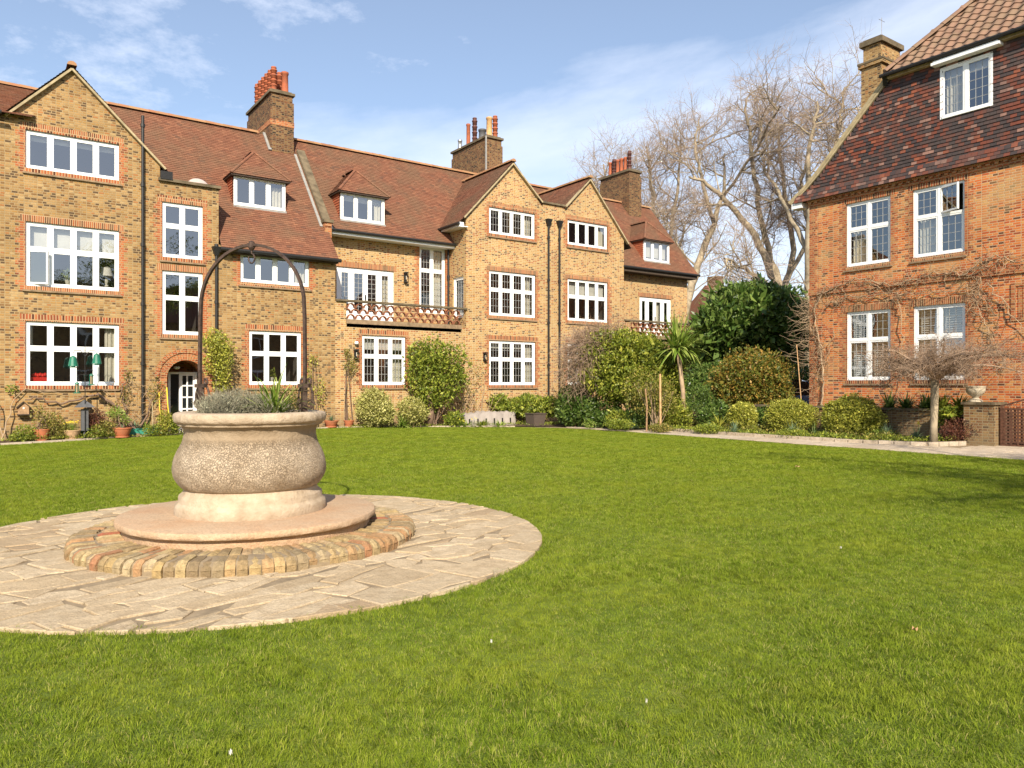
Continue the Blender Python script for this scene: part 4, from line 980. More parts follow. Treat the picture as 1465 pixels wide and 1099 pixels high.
m = MB(); m.lathe((WC.x,WC.y,0), [(.64,1.19),(.70,1.197),(.712,1.203),(.717,1.225),(.735,1.232),(.748,1.25),(.752,1.29),(.745,1.315),(.725,1.328),(.66,1.335),(.60,1.333),(.57,1.32),(.565,1.1)], 180, rimwob, cap=False)
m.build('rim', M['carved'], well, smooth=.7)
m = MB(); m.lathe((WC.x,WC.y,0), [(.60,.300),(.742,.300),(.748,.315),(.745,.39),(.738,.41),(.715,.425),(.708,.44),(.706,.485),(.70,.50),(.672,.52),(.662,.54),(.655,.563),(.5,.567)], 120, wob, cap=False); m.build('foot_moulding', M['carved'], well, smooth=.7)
m = MB(); m.lathe((WC.x,WC.y,0), [(.3,.317),(.9,.315),(1.24,.305),(1.268,.297),(1.278,.275),(1.274,.245),(1.26,.232),(1.235,.228),(1.215,.226),(1.213,.12),(1.2,.1)], 140, lambda a,z: 1+.004*math.sin(5*a+1)+.0025*math.sin(19*a+z*20), cap=False)
m.build('plinth', M['pinkstone'], well, smooth=.7)
m = MB()
for nb, ri, ro0, outer in ((108,1.435,1.68,1),(92,1.17,1.425,0)):
    for k in range(nb):
        a0 = 2*math.pi*k/nb+random.uniform(-.003,.003); a1 = 2*math.pi*(k+1)/nb-.008+random.uniform(-.004,.004); ro = ro0+(random.uniform(-.018,.018) if outer else 0); h = .148+random.uniform(-.014,.008)+(0 if outer else .006); tilt = random.uniform(-.008,.008)
        pts = []
        for r, z in ((ri,.02),(ro,.0),(ro+.006*outer,h*.55),(ro-.012,h-.035 if outer else h-.012),(ro-.05,h-.006),(ri+.012,h+tilt),(ri,h-.02)):
            for a in (a0,a1): pts.append((WC.x+r*math.cos(a),WC.y+r*math.sin(a),z))
        am = (a0+a1)/2; b = len(pts)
        for (r,z) in ((ro+.014*outer,h*.55),(ro-.002,h-.025 if outer else h-.008),(ro-.045,h+.006),(ri+.012,h+.007+tilt),(ri,h-.016)): pts.append((WC.x+r*math.cos(am),WC.y+r*math.sin(am),z))
        F_ = [(2,3,5,4),(0,2,3,1)]
        for q in range(4): F_ += [(4+2*q,b+q,b+q+1,6+2*q),(b+q,5+2*q,7+2*q,b+q+1)]
        F_ += [(4,5,b),(0,2,4,6,8,10,12),(13,11,9,7,5,3,1),(12,b+4,13)]
        m.add(pts, F_)
m.build('brick_step', M['oldbrick'], well, uv=False)
m = MB(); m.lathe((WC.x,WC.y,0), [(1.1,.142),(1.62,.138),(1.665,.11),(1.67,.0)], 96, cap=False); m.build('step_mortar', M['mortar'], well, uv=False)
m = MB(); m.lathe((WC.x,WC.y,0), [(.02,1.22),(.57,1.22)], 32, cap=False); m.build('planter_soil', M['soil'], well, uv=False)
# iron overthrow
adir = Vector((CX*math.cos(.25)-0*1, -SX, 0)); th_ = math.atan2(-SX,CX)-.22; adir = Vector((math.cos(th_), math.sin(th_), 0)); ra = .60
wz = Vector((WC.x,WC.y,0))
pts = [wz-adir*ra+Vector((0,0,1.30)), wz-adir*(ra+.01)+Vector((0,0,1.8)), wz-adir*(ra+.005)+Vector((0,0,2.3))]
pts += [wz-adir*ra*math.cos(t)+Vector((0,0,2.43+.64*math.sin(t))) for t in [math.pi*k/24 for k in range(1,24)]]
pts += [wz+adir*(ra+.005)+Vector((0,0,2.3)), wz+adir*(ra+.01)+Vector((0,0,1.8)), wz+adir*ra+Vector((0,0,1.30))]
m = MB()
for i in range(len(pts)-1): pass
side = adir.cross(Vector((0,0,1))).normalized()
b = len(m.v)
for i, p in enumerate(pts):
    d = (pts[min(i+1,len(pts)-1)]-pts[max(i-1,0)]).normalized(); nrm = side.cross(d).normalized()
    for (sx,sy) in ((-1,-1),(1,-1),(1,1),(-1,1)): m.v.append(tuple(p+side*sx*.018+nrm*sy*.014))
for i in range(len(pts)-1):
    for k in range(4): m.f.append((b+i*4+k,b+i*4+(k+1)%4,b+i*4+4+(k+1)%4,b+i*4+4+k)); m.m.append(0)
arch = m.build('iron_arch', M['iron'], well, uv=False)
m = MB(); top = wz+Vector((0,0,3.07)); m.lathe(top, [(.01,.045),(.03,.03),(.035,-.03),(.02,-.05),(.01,-.06)], 10)
hk = [top+Vector((0,0,-.05))]+[top+Vector((0,0,-.12))+adir*.035*math.sin(a)+Vector((0,0,.05*math.cos(a)-.02)) for a in [math.pi*2*k/12 for k in range(11)]]
m.tube(hk,.009,6); m.bar(top-adir*.04+Vector((0,0,.0)), top+adir*.04+Vector((0,0,.0)), .045, .035); m.build('hanging_hook', M['iron'], arch, uv=False)
def scroll(sg):
    m = MB(); base = wz+adir*sg*ra
    for s2 in (-1,1):
        P = []
        for k in range(30):
            f = k/29
            if f < .55:
                z = 1.36+.26*f/.55*1.0; off = .02+.06*math.sin(math.pi*(1-f/.55)*.8+.25)
            else:
                a = (f-.55)/.45*2*math.pi*1.1; z = 1.64+.035*math.sin(a); off = .022+.03*(1-math.cos(a))*.6
            P.append(base+adir*s2*off+side*(-.03)+Vector((0,0,z)))
        q = [base+adir*s2*(.085-.045*k/16)*1.0*math.cos(0) for k in range(2)]
        m.tube(P, .011, 6)
        S = []
        for k in range(26):
            a = k/25*2*math.pi*1.5; r = .052*(1-k/34)
            S.append(base+adir*s2*(.05+r*math.cos(a))+side*(-.03)+Vector((0,0,1.40+r*math.sin(a)*1.15)))
        m.tube(S, .011, 6)
    m.bar(base+Vector((0,0,1.30)), base+Vector((0,0,1.62)), .05, .06); m.bar(base-adir*.06+Vector((0,0,1.6)), base+adir*.06+Vector((0,0,1.6)), .05,.04)
    m.build('iron_scroll', M['iron'], arch, uv=False)
scroll(-1); scroll(1)
# planting in the bowl
r0 = root('lavender_plant', 'grey green lavender mound filling the left side of the stone wellhead bowl', 'plant', (WC.x,WC.y,1.22))
rv = Vector((CX,-SX,0)); fv = Vector((SX,CX,0))
def wp(r, f, z): p = wz+rv*r+fv*f; return (p.x,p.y,z)
els = [(*wp(-.36,0,1.36),.19,.25,.14),(*wp(-.15,.1,1.38),.2,.25,.15),(*wp(-.2,-.2,1.36),.2,.2,.13),(*wp(.08,.05,1.37),.2,.25,.13),(*wp(.22,-.1,1.34),.2,.22,.11)]
tw = TW(); rg = np.random.default_rng(9); P_, N_ = blob_pts(els, 1500, .9, 4)
for p, n_ in zip(P_, N_):
    if p[2] < 1.24: continue
    tw.add(wander(rg, p, n_*.6+np.array([0,0,.9]), .07+.05*rg.random(), 3, .25), [.0022,.002,.0018,.001])
tw.mesh('stems', plain('lavender_stem', (.30,.27,.19), .9, .3, 20), r0, n=3)
foliage('leaves', els, 11000, .032, .007, M['lf_grey'], r0, seed=5, shell=.8, spread=.8, up=.7, zmin=1.24)
st = strap('strap_leaf_plant', wp(.30,-.16,1.28), 60, .56, .024, M['lf_strap'], None, wp(.24,-.12,1.24), seed=3, arch=1.5, spread=1.0, segs=7, zlo=.5)
tag(st, 'bright green strap leaved plant arching over the right rim of the wellhead', 'plant')
tr_ = root('trailing_plant', 'thin reddish leafed sprigs growing behind the strap leaves in the wellhead', 'plant', (WC.x,WC.y,1.22))
foliage('leaves', [(*wp(.30,.2,1.46),.17,.12,.13),(*wp(.12,.3,1.5),.12,.1,.10),(*wp(.44,.1,1.38),.09,.1,.1)], 900, .03, .014, M['lf_olive'], tr_, seed=8, shell=.9)
tw = TW()
for k in range(60): tw.add(wander(rg, wp(.1+.4*rg.random(),.1+.2*rg.random(),1.26), (rg.normal()*.5,rg.normal()*.5,1.3), .2+.2*rg.random(), 5, .25), [.003,.003,.0025,.002,.0015,.001])
tw.mesh('stems', M['vine'], tr_, n=3)
# ------------------------------------------------------------------ planting
def shrub(name, label, els, n, L, W, mat, seed=0, stems=6, group=None, cat='shrub', shell=.5, up=.25, spread=.9, zb=.05, smat='vinedark', sr=.02):
    xs = sum(e[0] for e in els)/len(els); ys = sum(e[1] for e in els)/len(els)
    r = root(name, label, cat, (xs,ys,zb), group)
    foliage('foliage', els, n, L, W, M[mat], r, seed=seed, shell=shell, up=up, spread=spread, zmin=zb)
    if stems:
        rg = np.random.default_rng(seed+100); tw = TW(); zt = max(e[2] for e in els)
        for k in range(stems):
            e = els[k % len(els)]
            tgt = np.array([e[0]+rg.normal()*e[3]*.35, e[1]+rg.normal()*e[4]*.35, e[2]+e[5]*.4]); p0 = np.array([xs+rg.normal()*.08, ys+rg.normal()*.08, zb-.03])
            mid = (p0+tgt)/2+rg.normal(size=3)*.08; t_ = np.linspace(0,1,7)[:,None]
            tw.add((1-t_)**2*p0+2*t_*(1-t_)*mid+t_**2*tgt, np.linspace(sr,sr*.3,7))
        tw.mesh('stems', M[smat], r, n=5)
    return r
def Y_(py, D): return 1.6+(552-py)*D/1075
# far left to middle
shrub('magnolia_tree', 'large dark glossy evergreen tree with broad leaves between the terrace and the orange house', [el(1066,462,62,52,36),el(1030,478,40,38,35.5),el(1112,470,45,50,35.5),el(1080,438,60,30,37),el(1122,490,30,36,35),el(1010,505,26,22,36)], 15000, .26, .10, 'lf_dark', 1, 8, cat='tree', shell=.6, sr=.09)
shrub('photinia_shrub', 'round green shrub with orange red new tips in front of the dark evergreen tree', [el(1075,545,52,46,28),el(1058,560,38,36,28),el(1100,552,34,40,27.5),el(1085,580,40,24,28)], 18000, .085, .048, 'lf_red', 2, 10, shell=.5)
shrub('bay_shrub', 'big loose yellow green shrub on pale crooked stems right of the two downpipes', [el(905,520,52,42,28),el(870,505,40,32,28.5),el(940,530,38,40,28),el(915,550,52,28,27.5),el(882,545,34,34,28),el(955,555,24,24,27.5),el(893,492,26,20,28),el(925,500,22,18,27.8),el(850,540,20,22,28.2),el(962,530,16,20,27.6)], 26000, .095, .05, 'lf_bay', 3, 10, shell=.6, smat='vine', sr=.04)
shrub('bay_shrub', 'smaller yellowish shrub with thin upright stems behind the two garden stakes', [el(925,560,34,32,26),el(952,570,20,26,26)], 2600, .07, .035, 'lf_olive', 33, 14, shell=.95, smat='vine', sr=.015)
shrub('laurel_shrub', 'low dark green shrub at the foot of the second downpipe', [el(824,580,27,30,29),el(838,588,18,20,28.5),el(812,592,15,16,28.7)], 5000, .10, .045, 'lf_dark', 4, 5)
shrub('laurel_shrub', 'mid green low shrub spreading under the ground floor window beside the rattan planter', [el(752,582,34,15,30.5),el(786,582,18,14,30.5),el(715,578,16,13,30.6)], 4500, .09, .04, 'lf_mid', 5, 4)
shrub('camellia_tree', 'camellia trained as a small leafy tree on a dark trunk against the pale brick wall', [el(624,532,38,40,28.3),el(612,510,28,26,28.3),el(645,520,26,30,28.4),el(625,562,30,22,28.3),el(600,540,20,32,28.2),el(600,506,16,14,28.3),el(655,545,14,20,28.4),el(612,580,16,14,28.3)], 6500, .12, .06, 'lf_mid', 6, 9, cat='tree', shell=.75)
camel = bpy.context.scene.objects[-1] if False else None
def trunk_on(rt, pts, rads, mat='vinedark', name='trunk'):
    m = MB(); m.tube(pts, rads, 8); return m.build(name, M[mat], rt, smooth=True)
rt = [o for o in bpy.data.objects if o.name.startswith('camellia_tree')][0]
trunk_on(rt, [at(615,609,28.2),at(617,590,28.2),at(614,570,28.3),at(622,545,28.4)], [.15,.11,.10,.05], 'vinedark')
shrub('euonymus_shrub', 'cream and green variegated shrub under the window left of the camellia', [el(534,581,24,25,26.9),el(545,590,20,18,26.8)], 6500, .055, .034, 'lf_varieg', 7, 5)
shrub('euonymus_shrub', 'low variegated shrub with duller leaves directly left of the camellia trunk', [el(588,586,20,17,27.6),el(600,592,12,12,27.6)], 3000, .055, .03, 'lf_varieg', 8, 4)
shrub('choisya_shrub', 'small bright leafy clump between the camellia and the covered furniture', [el(650,600,14,10,28.4)], 900, .07, .035, 'lf_mid', 9, 3)
shrub('climbing_shrub', 'yellow green climber bunched on the drainpipe beside the arched door', [el(306,487,15,15,24),el(316,498,17,18,24),el(312,520,20,20,24),el(318,545,12,18,24)], 2700, .085, .042, 'lf_yel', 10, 5, shell=.85, cat='climbing plant', zb=.3)
shrub('climbing_shrub', 'small yellowish climber low beside the right leg of the iron arch', [el(447,516,9,10,26.1),el(441,540,7,14,26.1),el(458,560,9,20,26.1)], 420, .07, .035, 'lf_yel', 11, 5, shell=.95, cat='climbing plant')
shrub('climbing_shrub', 'thin climber with a reddish leafy head under the wall lamp at the pale brick corner', [el(502,522,10,13,26.8),el(497,505,6,8,26.8)], 380, .07, .035, 'lf_olive', 12, 4, shell=.95, cat='climbing plant')
# topiary balls and the low front row of the right-hand bed
TG = 'clipped golden topiary balls'
shrub('topiary_ball', 'smallest clipped golden green ball, in front of the red tipped shrub', [el(1062,597,20.5,20.5,25)], 7000, .042, .028, 'lf_yel', 13, 3, TG, shell=.25, up=0)
shrub('topiary_ball', 'middle clipped golden green ball, broad and low beside the blue car', [el(1134,596,32,26,24),el(1120,600,24,24,24)], 12000, .042, .028, 'lf_yel', 14, 3, TG, shell=.25, up=0)
shrub('topiary_ball', 'largest clipped ball, green and yellow, left of the weeping tree', [el(1220,599,37,32,22.2),el(1200,600,22,28,22.2),el(1238,604,22,26,22.2)], 13000, .055, .036, 'lf_yel', 15, 3, TG, shell=.3, up=0)
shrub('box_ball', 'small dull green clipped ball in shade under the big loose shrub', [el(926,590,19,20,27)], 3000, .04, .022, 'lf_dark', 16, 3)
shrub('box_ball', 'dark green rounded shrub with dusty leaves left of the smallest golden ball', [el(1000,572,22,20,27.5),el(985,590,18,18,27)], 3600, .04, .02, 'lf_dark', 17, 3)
shrub('heather_shrub', 'brown purple twiggy low shrub by the foot of the urn pier', [el(1378,614,28,17,20.3),el(1365,620,18,12,20.2)], 4200, .035, .012, 'lf_maroon', 18, 6)
shrub('barberry_shrub', 'small dark red leaved shrub in the green trough under the bird feeder', [el(136,603,13,18,22.1),el(128,610,8,11,22.1)], 1500, .05, .028, 'lf_maroon', 19, 7, shell=.9)
shrub('hedge', 'dark green hedge closing the drive beyond the garden beds', [el(1005,545,40,40,41),el(1060,540,40,44,41),el(1120,545,40,42,41),el(1165,545,30,40,41),el(960,555,40,34,40)], 9000, .14, .07, 'lf_dark', 20, 0, cat='hedge')
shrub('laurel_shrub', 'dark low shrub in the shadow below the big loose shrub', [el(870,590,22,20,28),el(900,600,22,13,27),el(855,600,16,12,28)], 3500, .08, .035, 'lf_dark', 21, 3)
shrub('spreading_shrub', 'small light green plant at the path edge below the dark shrub', [el(843,607,9,5,27.5)], 300, .05, .025, 'lf_strap', 22, 0, cat='plant')
for i, (px_, py_, rx, ry, D, mt, lb) in enumerate([(885,607,22,7,26,'lf_mid','low green ground plant at the bed edge in front of the shaded ball'), (945,613,16,6,25.2,'lf_olive','low mossy cushion plant at the bed edge between the two stakes'), (1012,614,20,7,24.5,'lf_mid','flat dark cushion plant at the bed edge near the long strap leaves'),
        (1135,621,24,6,22.6,'lf_mid','mossy green cushion plant at the path edge below the middle ball'), (1255,622,24,8,21.8,'lf_strap','bright green leafy patch at the right foot of the largest ball'), (1180,624,14,5,22,'lf_mid','thin green patch between the middle and largest balls')]):
    shrub('cushion_plant', lb, [el(px_,py_,rx,ry,D)], 1300, .045, .02, mt, 40+i, 0, 'cushion plants along the path edge', cat='plant', zb=.08)
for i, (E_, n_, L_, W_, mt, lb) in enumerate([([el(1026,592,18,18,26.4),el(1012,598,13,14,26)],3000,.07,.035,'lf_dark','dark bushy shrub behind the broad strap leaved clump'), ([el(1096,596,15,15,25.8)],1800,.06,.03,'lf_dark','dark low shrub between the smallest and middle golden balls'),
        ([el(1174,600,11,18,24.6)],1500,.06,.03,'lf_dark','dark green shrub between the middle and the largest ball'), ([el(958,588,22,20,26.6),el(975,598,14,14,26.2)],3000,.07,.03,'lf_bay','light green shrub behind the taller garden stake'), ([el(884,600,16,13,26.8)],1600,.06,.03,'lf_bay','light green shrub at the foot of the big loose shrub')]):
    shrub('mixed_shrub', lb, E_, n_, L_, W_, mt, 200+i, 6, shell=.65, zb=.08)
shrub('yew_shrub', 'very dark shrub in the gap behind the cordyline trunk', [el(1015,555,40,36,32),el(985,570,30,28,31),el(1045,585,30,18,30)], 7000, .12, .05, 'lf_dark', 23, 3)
def cover(name, pts, n, L, W, mat, seed, zr=(.03,.16), label=None):
    rg_ = np.random.default_rng(seed); P = []
    for (x0,y0,x1,y1,wd) in pts:
        k = int(n*math.hypot(x1-x0,y1-y0)/sum(math.hypot(c-a,d-b) for a,b,c,d,_ in pts)); t_ = rg_.random(k); o = (rg_.random(k)-.5)*wd; L_ = math.hypot(x1-x0,y1-y0)
        x = x0+(x1-x0)*t_-(y1-y0)/L_*o; y = y0+(y1-y0)*t_+(x1-x0)/L_*o; hz_ = (np.sin(x*3.1+y*1.7)+np.sin(y*4.3-x*2.2)+2)/4
        keep = rg_.random(k) < .25+hz_; P.append(np.stack([x,y,.06+zr[0]+zr[1]*hz_*rg_.random(k)],1)[keep])
    P = np.concatenate(P); V, F_ = leaf_arrays(P, np.tile([0,0,1.0],(len(P),1)), L, W, 1.0, .3)
    o = np_mesh(name, V, F_, 4, M[mat]); tag(o, label, kind='stuff')
cover('ground_cover', [(19.3,22,20.0,14.8,.9),(19.9,14.8,20.2,11,.9),(20.2,11,21.6,9.7,.7)], 9000, .06, .03, 'lf_mid', 1, label='low green ground cover along the right bed edge')
cover('ground_cover', [(20.6,22,20.9,11,1.6)], 6000, .08, .04, 'lf_olive', 2, (.03,.25), 'mixed low growth in the right bed')
cover('ground_cover', [(-1,24.8,10.5,25.3,.45),(10.5,25.2,16,24.4,.8),(16,24.4,18.6,23,1.2)], 9000, .05, .022, 'lf_mid', 3, (.03,.12), 'low green growth along the terrace bed')
cover('ground_cover', [(1.2,24.95,10.5,25.3,.4)], 2500, .06, .025, 'lf_olive', 4, (.03,.2), 'brownish low growth along the left bed')
# retaining wall, its ferns and the urn
m = MB(); gw = root('garden_wall', 'low old brick retaining wall with stone coping along the back of the right bed', 'wall', (22.1,15,0))
m.box(21.95,8.9,0,22.2,16.5,.88); m.box(21.95,16.5,0,22.2,22.5,.8); m.build('wall', M['gwall'], gw)
m = MB(); m.box(21.9,9.5,.88,22.26,16.5,.95); m.box(21.9,16.5,.80,22.26,22.5,.86); m.build('coping', M['coping'], gw)
m = MB(); m.box(22.2,9.0,.0,23.48,15.3,.84); tag(m.build('raised_bed', M['soil'], uv=False), kind='structure')
for i, (px_, lb) in enumerate([(1262,'first fern clump on the low wall, right of the largest ball'),(1293,'dark fern clump on the low wall between the two ground floor windows'),(1325,'fern clump on the low wall just left of the weeping tree trunk'),(1352,'fern clump on the low wall just right of the weeping tree trunk'),(1382,'leafy fern clump on the low wall nearest the urn')]):
    x, y = gxy(px_, 22.3-i*.3)
    o = strap('fern', (22.25,y,.86), 90, .6, .07, M['lf_mid' if i > 2 else 'lf_dark'], None, (22.45,y,.84), seed=60+i, arch=1.2, segs=5); tag(o, lb, 'fern', 'ferns along the low wall')
shrub('ivy_plant', 'trailing green leafy plant hanging over the low wall left of the urn pier', [el(1395,591,18,8,20.3),el(1360,590,12,8,20.6),el(1345,600,8,10,20.8)], 1100, .07, .05, 'lf_mid', 71, 0, cat='plant', zb=.3)
pr_ = root('gate_pier', 'short brick pier with flat stone cap beside the rusty iron gate', 'pier', (21.75,9.1,0))
m = MB(); m.box(21.5,8.68,0,22.1,9.42,1.1); m.build('shaft', M['gwall'], pr_)
m = MB(); m.box(21.45,8.63,1.1,22.15,9.47,1.17); m.build('cap', M['coping'], pr_)
m = MB(); m.lathe((21.8,9.25,1.17),[(.17,0),(.17,.04),(.12,.06),(.07,.10),(.08,.13),(.16,.19),(.22,.27),(.235,.33),(.225,.36),(.24,.38),(.245,.41),(.2,.42),(.18,.36)],28, lambda a,z: 1+(.04*abs(math.sin(4*a)) if .15<z<.3 else 0))
tag(m.build('garden_urn', M['stoneurn'], None, (21.8,9.25,1.17), smooth=.8), 'pale carved stone urn on top of the brick gate pier', 'urn')
g = root('iron_gate', 'rusty wrought iron garden gate of woven strips with a curved top', 'gate', (21.8,8,0))
m = MB(); y0, y1 = 8.6, 7.3
def gz(y): return 1.08+.45*((y0-y)/(y0-y1))**1.1
m.bar((21.75,y0,0),(21.75,y0,1.1),.05,.05); m.bar((21.75,y1,0),(21.75,y1,gz(y1)),.05,.05); m.bar((21.75,y0,.06),(21.75,y1,.06),.03,.05)
P=[(21.75,y0+(y1-y0)*k/12,gz(y0+(y1-y0)*k/12)) for k in range(13)]
for a,b in zip(P[:-1],P[1:]): m.bar(a,b,.03,.04)
m.bar((21.75,y0,1.0),(21.75,y1,1.0),.03,.04)
m.build('gate_frame', M['gate'], g)
m = MB(); n_=16
for k in range(n_):
    y = y0-.03-(y0-y1-.06)*(k+.5)/n_; o = .012 if k%2 else -.012
    m.bar((21.75+o,y,.08),(21.75+o,y,1.0),.05,.008,up=(1,0,0))
for k in range(11): z=.12+k*.085; m.box(21.733,y1+.03,z,21.741,y0-.03,z+.05); m.box(21.762,y1+.03,z+.0,21.768,y0-.03,z+.045)
for k in range(9):
    y=y0-.1-k*.14; m.tube([(21.75,y+.05*math.cos(t),1.0+(gz(y)-1.0)*.5+.06*math.sin(t)) for t in [2*math.pi*j/12 for j in range(13)]],.007,5)
m.build('woven_strips', M['gate'], g)
m = MB(); m.box(21.95,-8,0,22.2,7.2,1.15); m.box(21.9,-8,1.15,22.25,7.2,1.22); tag(m.build('garden_wall', M['gwall']), 'low brick wall running on beyond the iron gate', 'wall')
# weeping tree
def bare(name, label, px_, D, base_py, limbs, seed, cat='tree'): pass
wx, wy = gxy(1337, 20.2)
wt = root('weeping_tree', 'small bare weeping tree with a flat dome of tangled twigs before the orange house', 'tree', (wx,wy,.1))
rg = np.random.default_rng(21); ztop = Y_(540,20.2)
m = MB(); m.tube([(wx-.06,wy,.05),(wx-.04,wy,.5),(wx+.0,wy,1.1),(wx+.02,wy,ztop)],[.115,.09,.095,.11],10); m.build('trunk', M['bark'], wt, smooth=True)
tl = TW(); tt = TW(); tips = []
for k in range(26):
    a = k/26*6.283+rg.normal()*.15; R1 = 1.5+rg.random()*.95
    if math.cos(a)*SX+math.sin(a)*CX > 0: R1 *= .75
    d = np.array([math.cos(a), math.sin(a), .55+.75*rg.random()]); p0 = np.array([wx,wy,ztop-.05])
    pts = [p0]; 
    for j in range(9):
        d = d+rg.normal(size=3)*.13; d[2] -= .13; d /= np.linalg.norm(d); pts.append(pts[-1]+d*R1/9)
    pts = np.array(pts); tl.add(pts, np.linspace(.05,.010,10)*(.7+.5*rg.random())); tips.append(pts)
for k in range(1250):
    pts = tips[rg.integers(len(tips))]; j = rg.integers(2,10); p = pts[j]+rg.normal(size=3)*.03
    d = rg.normal(size=3)*.9+(p-np.array([wx,wy,ztop]))*.45; d[2] = abs(d[2])*.8+.2
    L = .35+.5*rg.random(); q = wander(rg, p, d, L, 8, .32, -.13); q[:,2] = np.minimum(q[:,2], ztop+1.15+.15*np.sin(q[:,0]*3+q[:,1]*2))
    tt.add(q, np.linspace(.0065,.0022,9)); 
    for s in range(3):
        i = rg.integers(2,8); tt.add(wander(rg, q[i], rg.normal(size=3)+np.array([0,0,-.3]), .18+.2*rg.random(), 4, .4, -.1), [.004,.0035,.003,.002,.0015])
tl.mesh('limbs', M['weep'], wt, n=6); tt.mesh('twigs', M['weep'], wt, n=3)
# bare grey twiggy mound above the dark shrub
tb = root('bare_shrub', 'grey pink mound of bare arching twigs against the wall left of the big loose shrub', 'shrub', (*gxy(838,29),.05))
els = [el(838,508,32,34,28.6),el(850,500,36,26,28.8),el(828,535,26,28,28.6),el(868,486,34,18,28.8)]
P_, N_ = blob_pts(els, 2600, .7, 5); tw = TW()
for p, n_ in zip(P_, N_): tw.add(wander(rg, p, n_+rg.normal(size=3)*.6, .5+.4*rg.random(), 6, .3, -.16), np.linspace(.009,.0035,7))
for k in range(8):
    p0 = np.array([*gxy(845,29), .05]); e = els[k%4]; tgt = np.array(e[:3])+rg.normal(size=3)*.3; t_ = np.linspace(0,1,6)[:,None]; tw.add(p0*(1-t_)+tgt*t_+np.sin(t_*3.1)*rg.normal(size=3)*.15, np.linspace(.04,.012,6))
tw.mesh('twigs', M['weep'], tb, n=3)
foliage('foliage', els[2:]+[el(868,484,38,20,28.6)], 1500, .06, .03, M['lf_olive'], tb, seed=51, shell=.7)
# palm-like cordyline and strap-leaved clumps
cd = root('cordyline_palm', 'spiky pale green cordyline on a thin trunk in front of the far balcony', 'palm', (*gxy(975,26.6),.05))
m = MB(); m.tube([at(978,608,26.6),at(977,560,26.6),at(970,505,26.6)],[.09,.08,.07],8); m.build('trunk', M['vine'], cd, smooth=True)
c = at(968,498,26.6); strap('crown', c, 170, 1.35, .07, M['lf_strap'], cd, seed=31, arch=.9, spread=1.5, segs=6)
c = at(982,500,26.9); strap('crown', c, 80, 1.2, .07, M['lf_strap'], cd, seed=32, arch=1.3, spread=1.6, segs=6)
for i, (px_, py_, D, n, L, w, mt, lb, ar) in enumerate([(1028,610,24.8,70,.75,.05,'lf_yel','yellow green clump of broad strap leaves left of the smallest golden ball',1.5), (575,610,27.2,110,.7,.035,'lf_strap','bright green grassy clump below the variegated shrubs',1.5), (1270,618,21.5,150,.55,.012,'lf_blue','grey green tuft of narrow leaves right of the largest ball',1.3),
        (1310,622,21,120,.45,.012,'lf_blue','grey green tuft of narrow leaves by the weeping tree trunk',1.3), (1135,614,22.8,70,.5,.015,'lf_blue','upright blue green leaves in front of the middle golden ball',.4), (1165,618,22.4,60,.42,.015,'lf_dark','dark upright leaves between the middle and largest balls',.5), (1050,614,24,60,.42,.02,'lf_blue','blue green leaves at the foot of the smallest golden ball',.8),
        (1080,612,24,50,.4,.02,'lf_mid','green strap leaves right of the smallest golden ball',.8),(1345,626,20.6,40,.3,.02,'lf_strap','light green leaves at the foot of the weeping tree',1.0), (905,604,26.5,50,.45,.03,'lf_blue','grey green leaves below the big loose shrub',1.0)]):
    p = at(px_,py_,D); o = strap('leaf_clump', (p.x,p.y,.1), n, L, w, M[mt], None, (p.x,p.y,.1), seed=80+i, arch=ar); tag(o, lb, 'plant', 'strap leaved clumps in the beds')
def flowers(name, label, c, spread, n, h, mat, parent=None, size=.04, leaves=True, seed=0):
    r = root(name, label, 'flowers', (c[0],c[1],c[2]))
    rg = np.random.default_rng(seed)
    if leaves: strap('leaves', c, 80, h*1.0, .016, M['lf_strap'], r, seed=seed, arch=.5, segs=4, zlo=.9)
    m = MB(); st_ = TW()
    for k in range(n):
        x, y = c[0]+rg.normal()*spread, c[1]+rg.normal()*spread; z = c[2]+h*(.85+.3*rg.random())
        st_.add([(x,y,c[2]),(x,y,(c[2]+z)/2),(x,y,z)], [.004,.004,.003])
        for j in range(6):
            a = j*1.047+k; m.add([(x,y,z),(x+size*.5*math.cos(a-.4),y+size*.5*math.sin(a-.4),z+.01),(x+size*math.cos(a),y+size*math.sin(a)*.6,z+size*.5*math.sin(a)),(x+size*.5*math.cos(a+.4),y+size*.5*math.sin(a+.4),z+.01)],[(0,1,2,3)])
        m.lathe((x,y-.01,z),[(size*.25,0),(size*.35,size*.5),(size*.2,size*.5)],6)
    m.build('blooms', M[mat], r, uv=False); st_.mesh('stems', M['lf_strap'], r, n=3)
# ------------------------------------------------------------------ pots and things in the left bed
def bowl(name, label, px_, py_, D, r, h, mat, saucer=None, group='flower pots along the terrace wall'):
    p = at(px_,py_,D); b = ground_z(p.x,p.y)+.04; m = MB()
    m.lathe((p.x,p.y,b+.03),[(r*.6,0),(r*.75,h*.2),(r*.95,h*.7),(r,h*.85),(r*1.06,h*.88),(r*1.06,h),(r*.95,h),(r*.9,h*.85),(.01,h*.84)],24,cap=False)
    rt = root(name, label, 'flower pot', (p.x,p.y,b), group); m.build('pot', M[mat], rt, smooth=.6)
    m = MB(); m.lathe((p.x,p.y,b),[(.01,0),(r*.8,0),(r*.85,.05),(r*.8,.03),(.01,.03)],24,cap=False); m.build('saucer', M[saucer or mat], rt, smooth=.6)
    return (p.x,p.y,b+.03+h*.84)
t1 = bowl('flower_pot','tall orange terracotta pot at the left end of the bed',60,632,21.2,.20,.30,'pot')
t2 = bowl('flower_pot','buff bowl pot holding the yellow daffodils',103,629,21.6,.22,.24,'potpale')
t3 = bowl('flower_pot','wide dark terracotta bowl below the trained vine',175,626,22.3,.25,.26,'pot')
